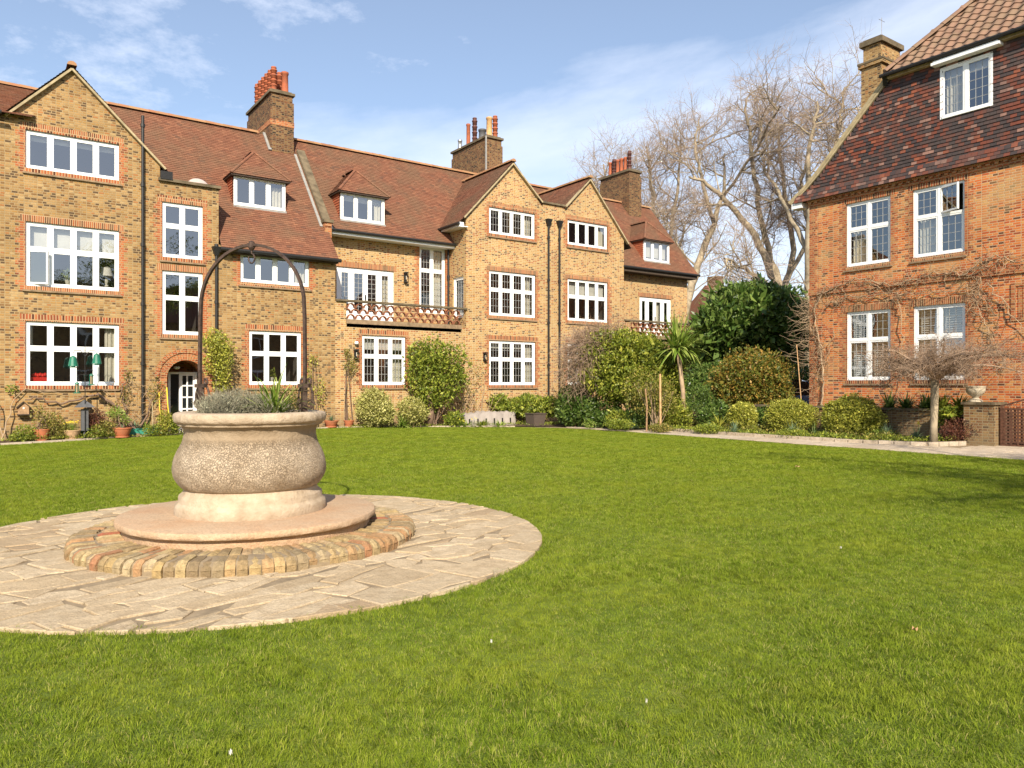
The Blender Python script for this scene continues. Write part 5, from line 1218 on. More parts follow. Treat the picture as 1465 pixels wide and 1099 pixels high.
t4 = bowl('flower_pot','terracotta pot with blue green leaves just right of the wellhead rim',474,610,26.4,.24,.20,'pot')
t5 = bowl('flower_pot','smaller terracotta pot under the thin climber at the brick corner',499,610,26.8,.18,.20,'pot')
flowers('daffodils', 'yellow daffodils in bloom in the buff bowl pot', t2, .13, 24, .26, 'yellow', seed=2)
for (t, n, L, mt, lb, sd) in ((t4,60,.3,'lf_blue','blue green leaves growing in the terracotta pot beside the wellhead',4),(t3,40,.16,'lf_blue','short green shoots in the wide dark terracotta bowl',5),(t5,30,.12,'lf_olive','tiny seedlings in the smaller terracotta pot at the brick corner',6)):
    o = strap('potted_plant', t, n, L, .02, M[mt], None, t, seed=sd, arch=1.0); tag(o, lb, 'plant')
shrub('potted_shrub', 'reddish leafy plant in the tall orange terracotta pot', [el(62,600,12,12,21.2),el(54,592,8,12,21.2)], 420, .06, .03, 'lf_olive', 72, 7, shell=.95, cat='plant', zb=t1[2])
shrub('potted_shrub', 'bright yellow green tuft rising from the wide dark terracotta bowl', [el(166,592,11,7,22.3),el(180,602,6,6,22.3)], 420, .07, .03, 'lf_strap', 73, 4, shell=.9, cat='plant', zb=t3[2])
for i, (px_, w_, lb) in enumerate([(130,.75,'green plastic trough with the dark red shrub'),(194,.5,'green plastic trough left of the bamboo cane'),(211,.55,'green plastic trough right beside the bamboo cane')]):
    p = at(px_,622,DY(px_,25.2)); m = MB(); z = .05+ground_z(p.x,p.y); x,y = p.x,p.y
    m.add([(x-w_/2+.03,y-.1,z),(x+w_/2-.03,y-.1,z),(x+w_/2-.03,y+.1,z),(x-w_/2+.03,y+.1,z),(x-w_/2,y-.13,z+.2),(x+w_/2,y-.13,z+.2),(x+w_/2,y+.13,z+.2),(x-w_/2,y+.13,z+.2)],[(0,1,5,4),(1,2,6,5),(2,3,7,6),(3,0,4,7),(0,3,2,1)])
    for a_,b_ in (((x-w_/2,y-.13,z+.2),(x+w_/2,y-.13,z+.2)),((x+w_/2,y-.13,z+.2),(x+w_/2,y+.13,z+.2)),((x+w_/2,y+.13,z+.2),(x-w_/2,y+.13,z+.2)),((x-w_/2,y+.13,z+.2),(x-w_/2,y-.13,z+.2))): m.bar(a_,b_,.025,.03)
    rt = root('garden_trough', lb, 'planter', (x,y,z), 'green troughs along the wall'); m.build('trough', M['greentub'], rt)
    q = MB(); q.box(x-w_/2+.03,y-.1,z+.1,x+w_/2-.03,y+.1,z+.17); q.build('trough_soil', M['soil'], rt, uv=False)
    if i: o = strap('tulip_leaves', (x,y,z+.15), 45, .35, .03, M['lf_blue' if i==1 else 'lf_strap'], None, (x,y,z+.15), seed=90+i, arch=.7); tag(o, ['','blue green upright leaves in the trough left of the bamboo cane','fresh green upright leaves in the trough right of the bamboo cane'][i], 'plant')
BP = [(38,624,17,10,'lf_mid','low green plants left of the tall orange pot'),(78,612,13,16,'lf_olive','reddish green bushy plant between the orange pot and the daffodil bowl'),(92,622,10,8,'lf_olive','russet low plant at the left foot of the daffodil bowl'),(150,617,17,9,'lf_olive','low russet ground plant left of the wide terracotta bowl'),(136,622,16,6,'lf_mid','green ground plant in front of the green trough'),(236,606,10,12,'lf_yel','yellow green spiky plant left of the doorway'),(250,608,9,8,'lf_mid','green tuft beside the arched doorway'),(220,618,14,5,'lf_mid','low green plant in front of the doorway bed'),(28,630,12,5,'lf_mid','small weeds at the foot of the left wall')]
for i, (px_, py_, rx, ry, mt, lb) in enumerate(BP): shrub('bed_plant', lb, [el(px_,py_-3,rx,ry+2,DY(px_,24.98))], 1100 if ry > 7 else 800, .06, .025, mt, 120+i, 0, 'small plants along the terrace wall', cat='plant', shell=.8, zb=.03)
for i, (px_, D, n, L, mt, lb) in enumerate([(525,26.9,60,.2,'lf_mid','low green leaves at the foot of the pale brick corner'),(690,28.5,90,.3,'lf_mid','green leaves in front of the covered furniture'),(665,28.4,80,.32,'lf_strap','daffodil leaves left of the covered furniture'),(715,28.6,70,.3,'lf_strap','daffodil leaves right end of the covered furniture')]):
    x, y = gxy(px_, D); o = strap('border_leaves', (x,y,.05), n, L, .02, M[mt], None, (x,y,.05), seed=140+i, arch=.8, spread=1.2); o.scale = (2.6,1,1) ; tag(o, lb, 'plant', 'leaf rows at the lawn edge')
flowers('daffodils', 'few white and yellow daffodils at the lawn edge before the covered furniture', (*gxy(672,28.3),.05), .5, 14, .3, 'yellow', leaves=False, seed=6)
flowers('daffodils', 'single yellow daffodil near the foot of the weeping tree', (*gxy(1315,20.9),.1), .03, 2, .42, 'yellow', size=.07, leaves=False, seed=9)
# things on the window ledges indoors
def table_lamp(x, y, z):
    r = root('table_lamp', 'table lamp with a cream shade behind the right pane of the middle left window', 'lamp', (x,y,z)); m = MB(); m.lathe((x,y,z),[(.07,0),(.08,.03),(.03,.07),(.06,.16),(.05,.24),(.015,.28),(.015,.36)],14); m.build('base', M['curtain'], r, smooth=.6)
    m = MB(); m.lathe((x,y,z+.33),[(.19,0),(.13,.26)],20,cap=False); m.build('lamp_shade', M['blind'], r, smooth=True)
table_lamp(3.17, 25.95, 4.62)
m = MB(); m.box(1.2,25.72,1.73,1.62,25.95,1.85)
for k in range(6): m.lathe((1.27+.06*k,25.82,1.85+.02*(k%2)),[(.02,0),(.05,.03),(.045,.08),(.01,.11)],8)
tag(m.build('toy_box', M['redtoy'], None, (1.4,25.8,1.73)), 'red toys heaped on the sill behind the lower left window', 'toys')
for (x, z, lb, sd) in ((2.15,4.6,'green house plant in a pale pot behind the middle left window',1),(8.2,1.75,'green house plant behind the three light ground floor window',2)):
    r = root('house_plant', lb, 'plant', (x,25.85,z)); m = MB(); m.lathe((x,25.85,z),[(.06,0),(.09,.14),(.08,.14)],12,cap=False); m.build('pot', M['curtain'], r); foliage('leaves', [(x,25.85,z+.28,.12,.1,.14)], 160, .09, .04, M['lf_mid'], r, seed=sd, shell=.9)
# bird feeders, nest box, vine, hose, cane
fx, fy = gxy(121, 21.8)
ft = root('bird_table', 'bird feeding post with a dark pitched roof in the bed under the left window', 'bird table', (fx,fy,.05))
m = MB(); m.tube([(fx,fy,.0),(fx,fy,.95)],.03,8); m.box(fx-.09,fy-.09,.3,fx+.09,fy+.09,.92); m.build('post', M['slate'], ft)
m = MB(); m.add([(fx-.25,fy-.22,.98),(fx+.25,fy-.22,.98),(fx+.25,fy+.22,.98),(fx-.25,fy+.22,.98),(fx,fy,1.2)],[(0,1,4),(1,2,4),(2,3,4),(3,0,4),(0,3,2,1)]); m.build('roof', M['slate'], ft)
fp = root('feeder_pole', 'tall thin black pole with crossed hooks carrying the green bird feeders', 'pole', (fx,fy-.12,.05))
m = MB(); yy = fy-.12; m.tube([(fx,yy,.0),(fx,yy,2.72)],.012,6)
for s in (-1,1): m.tube([(fx,yy,2.45),(fx+s*.12,yy,2.62),(fx+s*.26,yy,2.62),(fx+s*.3,yy,2.52)],.009,6)
m.tube([(fx-.2,yy,1.9),(fx,yy,1.93),(fx+.24,yy,1.9)],.008,6); m.build('pole', M['black'], fp)
def feeder(x, z, label, dome=True):
    r = root('bird_feeder', label, 'bird feeder', (x,yy,z), 'green bird feeders on the pole'); m = MB()
    m.lathe((x,yy,z),[(.03,.0),(.10,.0),(.10,.02),(.03,.03)],12); m.lathe((x,yy,z+.3),[(.13,-.26),(.08,.0),(.015,.04)] if dome else [(.06,-.03),(.05,0),(.01,.03)],12,cap=False)
    for k in range(8): a=k*math.pi/4; m.tube([(x+.05*math.cos(a),yy+.05*math.sin(a),z+.02),(x+.05*math.cos(a),yy+.05*math.sin(a),z+.3)],.004,4)
    m.build('cage', M['feeder'], r); q = MB(); q.lathe((x,yy,z+.03),[(.035,0),(.035,.24)],10); q.build('seed', M['seed'], r)
feeder(fx-.30, 2.12, 'green domed bird feeder hanging left of the pole'); feeder(fx+.30, 2.2, 'green bird feeder hanging at the upper right of the pole')
feeder(fx+.16, 1.62, 'small green feeder hanging lower right of the pole', False); feeder(fx-.2, 1.38, 'small green feeder hanging lowest left of the pole', False)
bx = 1.02; bh = root('bird_box', 'small wooden nest box with a pitched roof fixed to the left wall', 'bird box', (bx,25.4,.75))
m = MB(); m.add([(bx-.13,25.3,.80),(bx+.13,25.3,.80),(bx+.13,25.3,1.0),(bx,25.3,1.13),(bx-.13,25.3,1.0),(bx-.13,25.5,.80),(bx+.13,25.5,.80),(bx+.13,25.5,1.0),(bx,25.5,1.13),(bx-.13,25.5,1.0)],[(0,1,2,3,4),(0,5,6,1),(1,6,7,2),(4,9,5,0)]); m.build('box', M['wood'], bh)
m = MB(); m.bar((bx,25.38,1.15),(bx+.17,25.38,.98),.26,.02,up=(0,0,1)); m.bar((bx,25.38,1.15),(bx-.17,25.38,.98),.26,.02); m.box(bx-.15,25.26,.77,bx+.15,25.5,.80); m.build('roof', M['darkwood'], bh)
m = MB(); m.tube([(bx,25.295,.97),(bx,25.30,.97)],.028,10); m.build('entrance', M['whitep'], bh)
rg = np.random.default_rng(77)
vn = root('trained_vine', 'old woody vine with a thick trunk and long bare arms trained on the left wall', 'vine', (3.75,25.2,.05))
tw = TW(); tk = TW()
def wall_path(P, jit=.03, n=14):
    P = np.array(P, float); t_ = np.linspace(0,len(P)-1,n); i = np.minimum(t_.astype(int),len(P)-2); f = (t_-i)[:,None]; q = P[i]*(1-f)+P[i+1]*f
    return q+rg.normal(size=q.shape)*np.array([jit,.015,jit])
yw = 25.38
tk.add(wall_path([(3.95,25.1,.0),(3.8,25.2,.35),(3.6,25.3,.75)],.02,8), np.linspace(.10,.05,8)); tk.add(wall_path([(3.8,25.2,.3),(3.4,yw,1.0),(2.9,yw,1.35),(2.5,yw,1.25)],.03), np.linspace(.05,.03,14)); tk.add(wall_path([(2.5,yw,1.25),(2.0,yw,1.05),(1.5,yw,1.2),(1.1,yw,1.25)],.03), np.linspace(.03,.018,14))
tk.add(wall_path([(3.9,25.2,.25),(4.3,yw,.9),(4.5,yw,1.5),(4.55,yw,1.75)],.04), np.linspace(.035,.012,14)); tk.add(wall_path([(3.6,yw,.7),(3.55,yw,1.4),(3.7,yw,2.1)],.04), np.linspace(.035,.012,14))
for s in range(70):
    p = np.array([rg.uniform(3.1,4.7), yw-.02, rg.uniform(.3,1.9)]); tw.add(wander(rg, p, (rg.normal(),-.1,abs(rg.normal())+.3), .25+.3*rg.random(), 5, .3), [.008,.007,.006,.004,.003,.002])
tk.mesh('trunk', M['vinedark'], vn, n=8); tw.mesh('twigs', M['vine'], vn, n=4)
foliage('foliage', [(3.6,yw-.05,1.3,.16,.1,.3),(3.68,yw-.05,1.9,.12,.08,.2),(4.5,yw-.05,1.4,.25,.1,.4),(3.3,yw-.05,.9,.2,.1,.2)], 420, .06, .035, M['lf_olive'], vn, seed=78, shell=.95)
rose = root('climbing_rose', 'thin climbing rose with green leaves at the far left of the wall', 'climbing plant', (.25,25.3,.05))
tw = TW()
for P in ([(.55,25.2,.0),(.45,25.3,.8),(.3,yw,1.5),(.1,yw,1.9)],[(.5,25.2,.0),(.7,yw,1.0),(1.1,yw,1.5),(1.9,yw,1.35)],[(.1,25.2,0),(.0,yw,1.0),(-.3,yw,1.8)]): tw.add(wall_path(P,.04,12), np.linspace(.02,.006,12))
tw.mesh('stems', M['vine'], rose, n=5); foliage('foliage', [(.05,25.3,1.6,.25,.12,.22),(.75,25.3,1.52,.14,.1,.1),(-.5,25.3,1.2,.4,.2,.4)], 500, .09, .05, M['lf_mid'], rose, seed=80, shell=.95)
m = MB(); m.tube([(4.75,25.25,1.55),(4.77,25.2,1.0),(4.82,25.2,.5),(4.7,25.1,.15),(4.5,25.0,.08)],.018,8); m.tube([(4.55,25.35,1.4),(4.56,25.33,.9),(4.6,25.3,.6)],.016,8); tag(m.build('garden_hose', M['hose'], None, (4.75,25.2,.1), smooth=True), 'yellow garden hose hanging beside the arched doorway', 'hose')
m = MB(); p = at(219,622,22.9); m.tube([(p.x,p.y,.0),(p.x-.02,p.y,1.1)],.014,6); tag(m.build('bamboo_cane', M['verge'], None, (p.x,p.y,0)), 'pale upright cane standing between the green troughs and the door', 'cane')
for (px_, top_, D, lb, r_) in ((945,535,25.2,'taller orange wooden stake in the bed before the big loose shrub',.035),(845,612,0,'',0),(944,0,0,'',0)):
    if not lb: continue
    p = at(px_,610,D); m = MB(); m.tube([(p.x,p.y,0),(p.x-.02,p.y,Y_(top_,D))],r_,8); tag(m.build('garden_stake', M['stake'], None, (p.x,p.y,0)), lb, 'stake')
p = at(943,610,25.8); m = MB(); p = at(943-98+0,610,25.8)
p = at(944-1,610,25.8)
px2 = at(850+91,610,25.8)
q0 = at(946,608,25.4)
m = MB(); a0 = at(946-21,606,25.6); m.tube([(a0.x,a0.y,0),(a0.x+.02,a0.y,.95),(a0.x-.06,a0.y,1.5)],.03,8); tag(m.build('garden_stake', M['wood'], None, (a0.x,a0.y,0)), 'thinner crooked stake left of the taller orange one', 'stake')
# covered furniture, rattan planter, rose arch
cv = root('covered_furniture', 'garden furniture under a crumpled pale grey cover by the pale brick wall', 'garden furniture', (*gxy(700,28.6),.05))
m = MB(); O = at(652,552,28.8); ux = Vector((1,0,0)); nxs = 40; nys = 14; Lx = 2.55; Ly = .9; b = 0
for j in range(nys+1):
    for i in range(nxs+1):
        u, v = i/nxs, j/nys; ex = min(u,1-u)*Lx; ey = min(v,1-v)*Ly; e = min(ex,ey)
        z = .48*min(1,(e/.06))**.5*(1 if e > 0 else 0)-.04*math.sin(u*9)*min(1,e/.1)+(.03*math.sin(u*31+v*7)+.02*math.sin(u*57-v*13))*min(1,e/.05)+(.06 if u > .78 else 0)*min(1,e/.1)
        m.v.append((O.x+u*Lx+.02*math.sin(v*9+u*40)*(e<.05), O.y-.5+v*Ly+.03*math.sin(u*34)*(e<.05), .06+max(0,z)))
for j in range(nys):
    for i in range(nxs): k=j*(nxs+1)+i; m.f.append((k,k+1,k+nxs+2,k+nxs+1)); m.m.append(0)
m.build('cover', M['cover'], cv, smooth=True, uv=False)
m = MB()
for k in range(6): x=O.x+.3+k*.38; m.bar((x,O.y-.515,.34),(x,O.y-.53,.12),.06,.01)
m.build('straps', M['black'], cv)
p = at(766,608,29.2); rt = root('rattan_planter', 'square dark grey rattan planter at the right end of the covered furniture', 'planter', (p.x,p.y,.03))
m = MB(); x,y=p.x,p.y; m.add([(x-.24,y-.24,.04),(x+.24,y-.24,.04),(x+.24,y+.24,.04),(x-.24,y+.24,.04),(x-.29,y-.29,.52),(x+.29,y-.29,.52),(x+.29,y+.29,.52),(x-.29,y+.29,.52)],[(0,1,5,4),(1,2,6,5),(2,3,7,6),(3,0,4,7),(0,3,2,1),(4,5,6,7)]); m.build('basket', M['rattan'], rt)
m = MB()
for a_,b_ in (((x-.29,y-.29,.53),(x+.29,y-.29,.53)),((x+.29,y-.29,.53),(x+.29,y+.29,.53)),((x-.29,y+.29,.53),(x-.29,y-.29,.53))): m.bar(a_,b_,.05,.03)
m.build('rim', M['rattan'], rt)
rs = root('rose_bush', 'sprawling thin rose stems with few leaves on the pale brick wall right of the camellia', 'rose', (15.4,25.1,.05)); tw = TW()
for k in range(24): 
    x = rg.uniform(14.8,16.6); tw.add(wander(rg, (x,25.1,.05), (rg.normal()*.35,.02,1), 1.2+1.6*rg.random(), 9, .17), np.linspace(.014,.003,10))
tw.mesh('stems', M['vine'], rs, n=4); foliage('foliage', [(15.6,25.1,1.5,.7,.2,.8),(16.2,25.1,2.3,.5,.15,.4),(15.2,25.1,.6,.5,.2,.5)], 500, .07, .04, M['lf_olive'], rs, seed=81, shell=.95)
# vines on the orange house
vh = root('bare_vine', 'bare wisteria with pale twisted stems spread over the orange brick wall', 'climbing plant', (23.3,14.9,.85))
tk = TW(); tw = TW(); xv = XH-.10
def wp_(P, n=20, jit=.05, r0=.04, r1=.012, t=tk):
    jit *= .55; r0 *= .62; r1 *= .6
    P = [(xv, y, z) for y, z in P]; P = np.array(P); t_ = np.linspace(0,len(P)-1,n); i = np.minimum(t_.astype(int),len(P)-2); f = (t_-i)[:,None]; q = P[i]*(1-f)+P[i+1]*f
    q = q+rg.normal(size=q.shape)*np.array([.025,jit,jit]); t.add(q, np.linspace(r0,r1,n)); return q
st_ = [wp_([(14.75,.8),(14.7,2.2),(14.9,3.2),(15.1,4.2),(14.6,5.0)],26,.03,.055,.03), wp_([(14.7,2.9),(15.2,3.6),(15.35,4.4)],14,.05,.03,.012),
       wp_([(14.9,4.7),(13.6,5.1),(12.3,4.75),(11.0,5.0),(10.0,4.8),(9.2,5.2)],50,.07,.035,.02), wp_([(14.6,4.3),(13.8,4.55),(12.4,4.5),(11.5,4.4),(10.0,4.45),(9.4,3.6)],50,.07,.03,.015),
       wp_([(12.2,4.6),(12.1,3.8),(12.0,2.6),(12.1,1.6),(12.2,.9)],26,.05,.025,.015), wp_([(9.8,4.7),(9.9,3.9),(9.5,3.0),(9.2,2.2)],24,.06,.03,.01), wp_([(10.2,4.9),(9.5,5.3),(8.8,5.0),(7.5,5.1),(6,4.9)],30,.08,.03,.02),
       wp_([(14.3,3.5),(14.6,2.7),(15.0,2.0),(15.2,1.2)],20,.06,.02,.008), wp_([(9.6,4.5),(9.0,3.6),(8.3,2.6),(7.6,2.2)],20,.08,.025,.01)]
for k in range(800):
    s = st_[rg.choice(len(st_), p=np.array([.12,.10,.22,.18,.05,.11,.08,.06,.08]))]; p = s[rg.integers(len(s))]+rg.normal(size=3)*np.array([.02,.08,.08])
    d = np.array([-.12-.2*rg.random(), rg.normal(), rg.normal()-.1]); q = wander(rg, p, d, .25+.6*rg.random()**1.5, 7, .42, -.03); q[:,0] = np.minimum(q[:,0], XH-.02); r0 = .0035+.006*rg.random()
    tw.add(q, np.linspace(r0,r0*.4,8))
for k in range(60):  # long shoots leaning out past the corner
    p = np.array([xv, 15.25, rg.uniform(2.3,4.6)]); q = wander(rg, p, (-.2+rg.normal()*.2,.9,rg.normal()*.35), .4+.8*rg.random(), 8, .3, -.02); tw.add(q, np.linspace(.008,.003,9))
tk.mesh('main_stems', M['vine'], vh, n=6); tw.mesh('twigs', M['vine'], vh, n=3)
m = MB(); p = at(1165,600,24); m.tube([(22.6,15.0,.8),(22.75,15.3,3.0)],.015,6); tag(m.build('bamboo_cane', M['stake'], None, (22.6,15.0,.8)), 'leaning orange cane left of the largest ball by the house corner', 'cane')
# ------------------------------------------------------------------ parked car on the drive
def car(cx, cy, rz, label):
    r = root('parked_car', label, 'car', (cx,cy,.25)); L = 4.1; W = 1.75
    T_ = Matrix.Translation((cx,cy,.25))@Matrix.Rotation(rz,4,'Z')
    def tf(m): m.v = [tuple(T_@Vector(v)) for v in m.v]; return m
    def loft(secs, mat, name, parent):
        m = MB(); n = len(secs[0])
        for s in secs: m.v += s
        for i in range(len(secs)-1):
            for k in range(n): m.f.append((i*n+k,i*n+(k+1)%n,(i+1)*n+(k+1)%n,(i+1)*n+k)); m.m.append(0)
        m.f.append(tuple(range(n-1,-1,-1))); m.f.append(tuple((len(secs)-1)*n+k for k in range(n))); m.m += [0,0]
        return tf(m).build(name, mat, parent, smooth=.6)
    low = [(-2.05,.35,.62,.75),(-1.95,.25,.82,.82),(-1.3,.22,.95,.86),(-.4,.2,.98,.875),(.6,.2,.98,.875),(1.2,.22,.95,.86),(1.8,.25,.80,.82),(2.03,.32,.62,.72)]
    body = loft([[(x,-w,z0),(x,-w*1.0,z1*.85),(x,-w*.93,z1),(x,w*.93,z1),(x,w,z1*.85),(x,w,z0)] for x,z0,z1,w in low], M['carblue'], 'body', r)
    loft([[(x,-w,.93),(x,-w*.86,z),(x,-w*.6,z+.05),(x,w*.6,z+.05),(x,w*.86,z),(x,w,.93)] for x,z,w in ((-1.85,.98,.75),(-1.35,1.42,.78),(-.4,1.56,.78),(.25,1.52,.78),(1.15,.98,.74))], M['dglass'], 'windows', r)
    m = MB(); 
    for s in (-1,1):
        for a_,b_ in (((1.18,s*.74,.97),(.27,s*.66,1.53)),((-.45,s*.76,.97),(-.45,s*.67,1.57)),((-1.86,s*.74,.97),(-1.37,s*.66,1.43))): m.bar(a_,b_,.05,.05)
    m.add([(.27,-.62,1.575),(.27,.62,1.575),(-.4,.62,1.615),(-.4,-.62,1.615),(-1.37,-.62,1.475),(-1.37,.62,1.475)],[(0,1,2,3),(3,2,5,4)]); tf(m).build('roof', M['carblue'], r)
    for sx in (-1.25,1.3):
        for s in (-1,1):
            m = MB(); m.tube([(sx,s*.72,.31),(sx,s*.90,.31)],.31,20); w = tf(m).build('wheel', M['tyre'], r); q = MB(); q.tube([(sx,s*.90,.31),(sx,s*.912,.31)],.19,14); tf(q).build('rim', M['silver'], w)
    for s in (-1,1):
        m = MB(); m.box(1.9,s*.62-.14,.6,2.04,s*.62+.14,.74); tf(m).build('headlight', M['whitep'], r)
    m = MB(); m.box(-2.0,-.26,.5,-2.09,.26,.62); tf(m).build('number_plate', M['whitep'], r)
m = MB(); m.box(22.7,16,-.05,45,40,.25); tag(m.build('drive', M['drive'], uv=False), kind='structure')
x, y = gxy(1128, 29.3); car(x, y, -.25, 'blue hatchback parked on the drive, mostly hidden behind the red tipped shrub')
# ------------------------------------------------------------------ bare plane trees
def plane_tree(label, D, base, limbs, seed, trunk_r=.38, twigs=1.0, dspread=3.0, tl=1.0):
    """limbs: polylines in photo coordinates (px,py) at distance D; children grow from them"""
    rg = np.random.default_rng(seed); x, y = gxy(base, D); rt = root('plane_tree', label, 'tree', (x,y,0), 'bare plane trees behind the houses')
    big = TW(); tw = TW(); f3 = np.array([SX,CX,0])
    def grow(pts, r0, r1, lvl):
        n = len(pts)
        (big if lvl < 3 else tw).add(pts, np.linspace(r0,r1,n))
        if lvl >= 4: return
        seglen = np.linalg.norm(np.diff(pts,axis=0),axis=1).sum()
        cnt = {0:8,1:6,2:5,3:4}[lvl]
        cnt = int(cnt*(twigs if lvl > 1 else 1)+rg.random())
        for c in range(cnt):
            t_ = rg.uniform(.22 if lvl < 2 else .1, 1.0); k = min(n-2,int(t_*(n-1))); p = pts[k]+(pts[k+1]-pts[k])*(t_*(n-1)-k)
            d = (pts[k+1]-pts[k]); d /= np.linalg.norm(d); s = rg.normal(size=3); s -= d*s.dot(d); s /= np.linalg.norm(s)
            dd = d*.62+s*(.7+.45*rg.random())+np.array([0,0,.06]); L = {0:3.9,1:2.5,2:1.6,3:1.0}[lvl]*(.55+.7*rg.random())*tl*((1-.45*t_) if lvl == 0 else 1)
            rr = max({0:.065,1:.034,2:.018,3:.011}[lvl]*(.7+.5*rg.random()),.006); rr = min(rr, (r0+(r1-r0)*t_)*.85)
            grow(wander(rg, p, dd, L, {0:8,1:6,2:5,3:4,4:3}[lvl], .13, .03), rr, rr*.4, lvl+1)
    done = []; rt3 = np.array([CX,-SX,0])
    for lb in limbs:
        off = rg.normal()*dspread; P = np.array([np.array(at(a,b,D))+f3*off*(i/(len(lb)-1)) for i, (a,b) in enumerate(lb)])
        rr0 = trunk_r*.85
        if done:                      # a later limb springs from the nearest point of an earlier one
            A = np.concatenate([d_ for d_, _ in done]); Rr = np.concatenate([r_ for _, r_ in done]); dl = A-P[0]
            k = np.hypot(dl@rt3, dl[:,2]).argmin(); sh = f3*((A[k]-P[0])@f3); P = P+sh; P[0] = A[k]; rr0 = Rr[k]*.8
        t_ = np.linspace(0,len(P)-1,4*len(P)); i = np.minimum(t_.astype(int),len(P)-2); f = (t_-i)[:,None]
        Pm = P[i]*(1-f)+P[i+1]*f; Pm[1:] = Pm[1:]+rg.normal(size=Pm[1:].shape)*.06
        done.append((Pm, np.linspace(rr0,.06,len(Pm)))); grow(Pm, rr0, .06, 0)
    big.mesh('trunk', M['bark'], rt, n=7); tw.mesh('crown', M['twig'], rt, n=3)
plane_tree('leftmost and smallest bare plane tree, its crown behind the far chimney', 64, 885, [[(885,586),(880,370),(874,290),(866,230)],[(882,400),(895,320),(903,255)],[(880,390),(866,320),(862,265)]], 1, .3, .9)
plane_tree('bare plane tree with upright trunks just right of the far chimney', 60, 945, [[(944,586),(942,420),(938,330),(933,260),(928,205)],[(943,470),(955,360),(966,280),(972,205)],[(943,440),(925,330),(914,270),(908,220)],[(944,480),(985,350),(1010,290)]], 2, .4, 1.0)
plane_tree('bare plane tree with a thick right-leaning trunk in the gap between the houses', 52, 972, [[(968,586),(985,440),(1012,370),(1045,290),(1066,240),(1070,180)],[(1040,300),(1022,230),(1014,180),(1018,160)],[(1055,265),(1088,210),(1098,170)],[(1000,400),(965,340),(940,300)]], 3, .45, 1.0)
plane_tree('bare plane tree whose limbs fan out from one low fork above the dark evergreen', 55, 1118, [[(1118,586),(1112,415),(1080,350),(1040,300),(1000,270),(975,262)],[(1114,420),(1085,330),(1072,250),(1064,190),(1056,150)],[(1118,430),(1140,360),(1132,280),(1128,200),(1132,150)],[(1116,420),(1156,340),(1142,260),(1160,190)],[(1110,425),(1050,395),(1000,390)]], 4, .45, 1.05)
plane_tree('rightmost bare plane tree with pale trunks rising beside the orange house corner', 50, 1158, [[(1158,586),(1150,420),(1146,300),(1142,215),(1150,165)],[(1156,430),(1165,320),(1188,240),(1200,170),(1208,125)],[(1158,400),(1180,280),(1196,200)],[(1150,360),(1128,270),(1115,200)]], 5, .4, 1.0)
# distant houses seen through the gap
def far_house(px_, D, w, h, label):
    x, y = gxy(px_, D); r = root('distant_house', label, 'house', (x,y,0)); m = MB(); m.box(x-w/2,y-3,0,x+w/2,y+5,h); m.build('wall', M['chim'], r)
    m = MB(); m.add([(x-w/2-.3,y-3.3,h),(x+w/2+.3,y-3.3,h),(x+w/2+.3,y+1,h+3.6),(x-w/2-.3,y+1,h+3.6),(x+w/2+.3,y+5.3,h),(x-w/2-.3,y+5.3,h)],[(0,1,2,3),(3,2,4,5),(0,3,5),(1,4,2)]); m.build('roof', M['rtile'], r, uv=False)
    m = MB(); m.box(x-w/2+.5,y,h+1,x-w/2+1.6,y+1.4,h+4.6); c = m.build('chimney', M['chim'], r)
    for k in range(4):
        q = MB(); q.box(x-w/2+.9+k*w/4.4,y-3.04,h-2.4,x-w/2+1.9+k*w/4.4,y-2.98,h-1.2); q.build('window', M['white'], r)
far_house(1072, 85, 12, 9.0, 'distant red roofed house glimpsed through the bare trees above the evergreen')
far_house(1005, 95, 11, 8.0, 'distant roof glimpsed low behind the leaning plane tree')
# ------------------------------------------------------------------ things behind the camera that the panes and lawn answer to
ob = root('opposite_building', 'brick terrace on the near side of the garden, seen only as reflections in the panes', 'building', (8,-22,0))
m = MB(); m.box(-25,-26,0,34,-20,7.2); m.build('wall', M['stock'], ob)
m = MB(); m.add([(-25.4,-19.6,7.1),(34.4,-19.6,7.1),(34.4,-23,10.5),(-25.4,-23,10.5),(34.4,-26.4,7.1),(-25.4,-26.4,7.1)],[(1,0,3,2),(3,5,4,2),(0,5,3),(1,2,4)]); m.build('roof', M['rtile'], ob, uv=False)
for k in range(12):
    for z in (1.4,4.4):
        x = -22+k*4.7; q = MB(); q.box(x,-19.99,z,x+1.8,-19.93,z+1.7); w = q.build('window', M['white'], ob); q = MB(); q.box(x+.1,-19.93,z+.1,x+.85,-19.92,z+1.6); q.box(x+.95,-19.93,z+.1,x+1.7,-19.92,z+1.6); q.build('pane', M['dglass'], w)
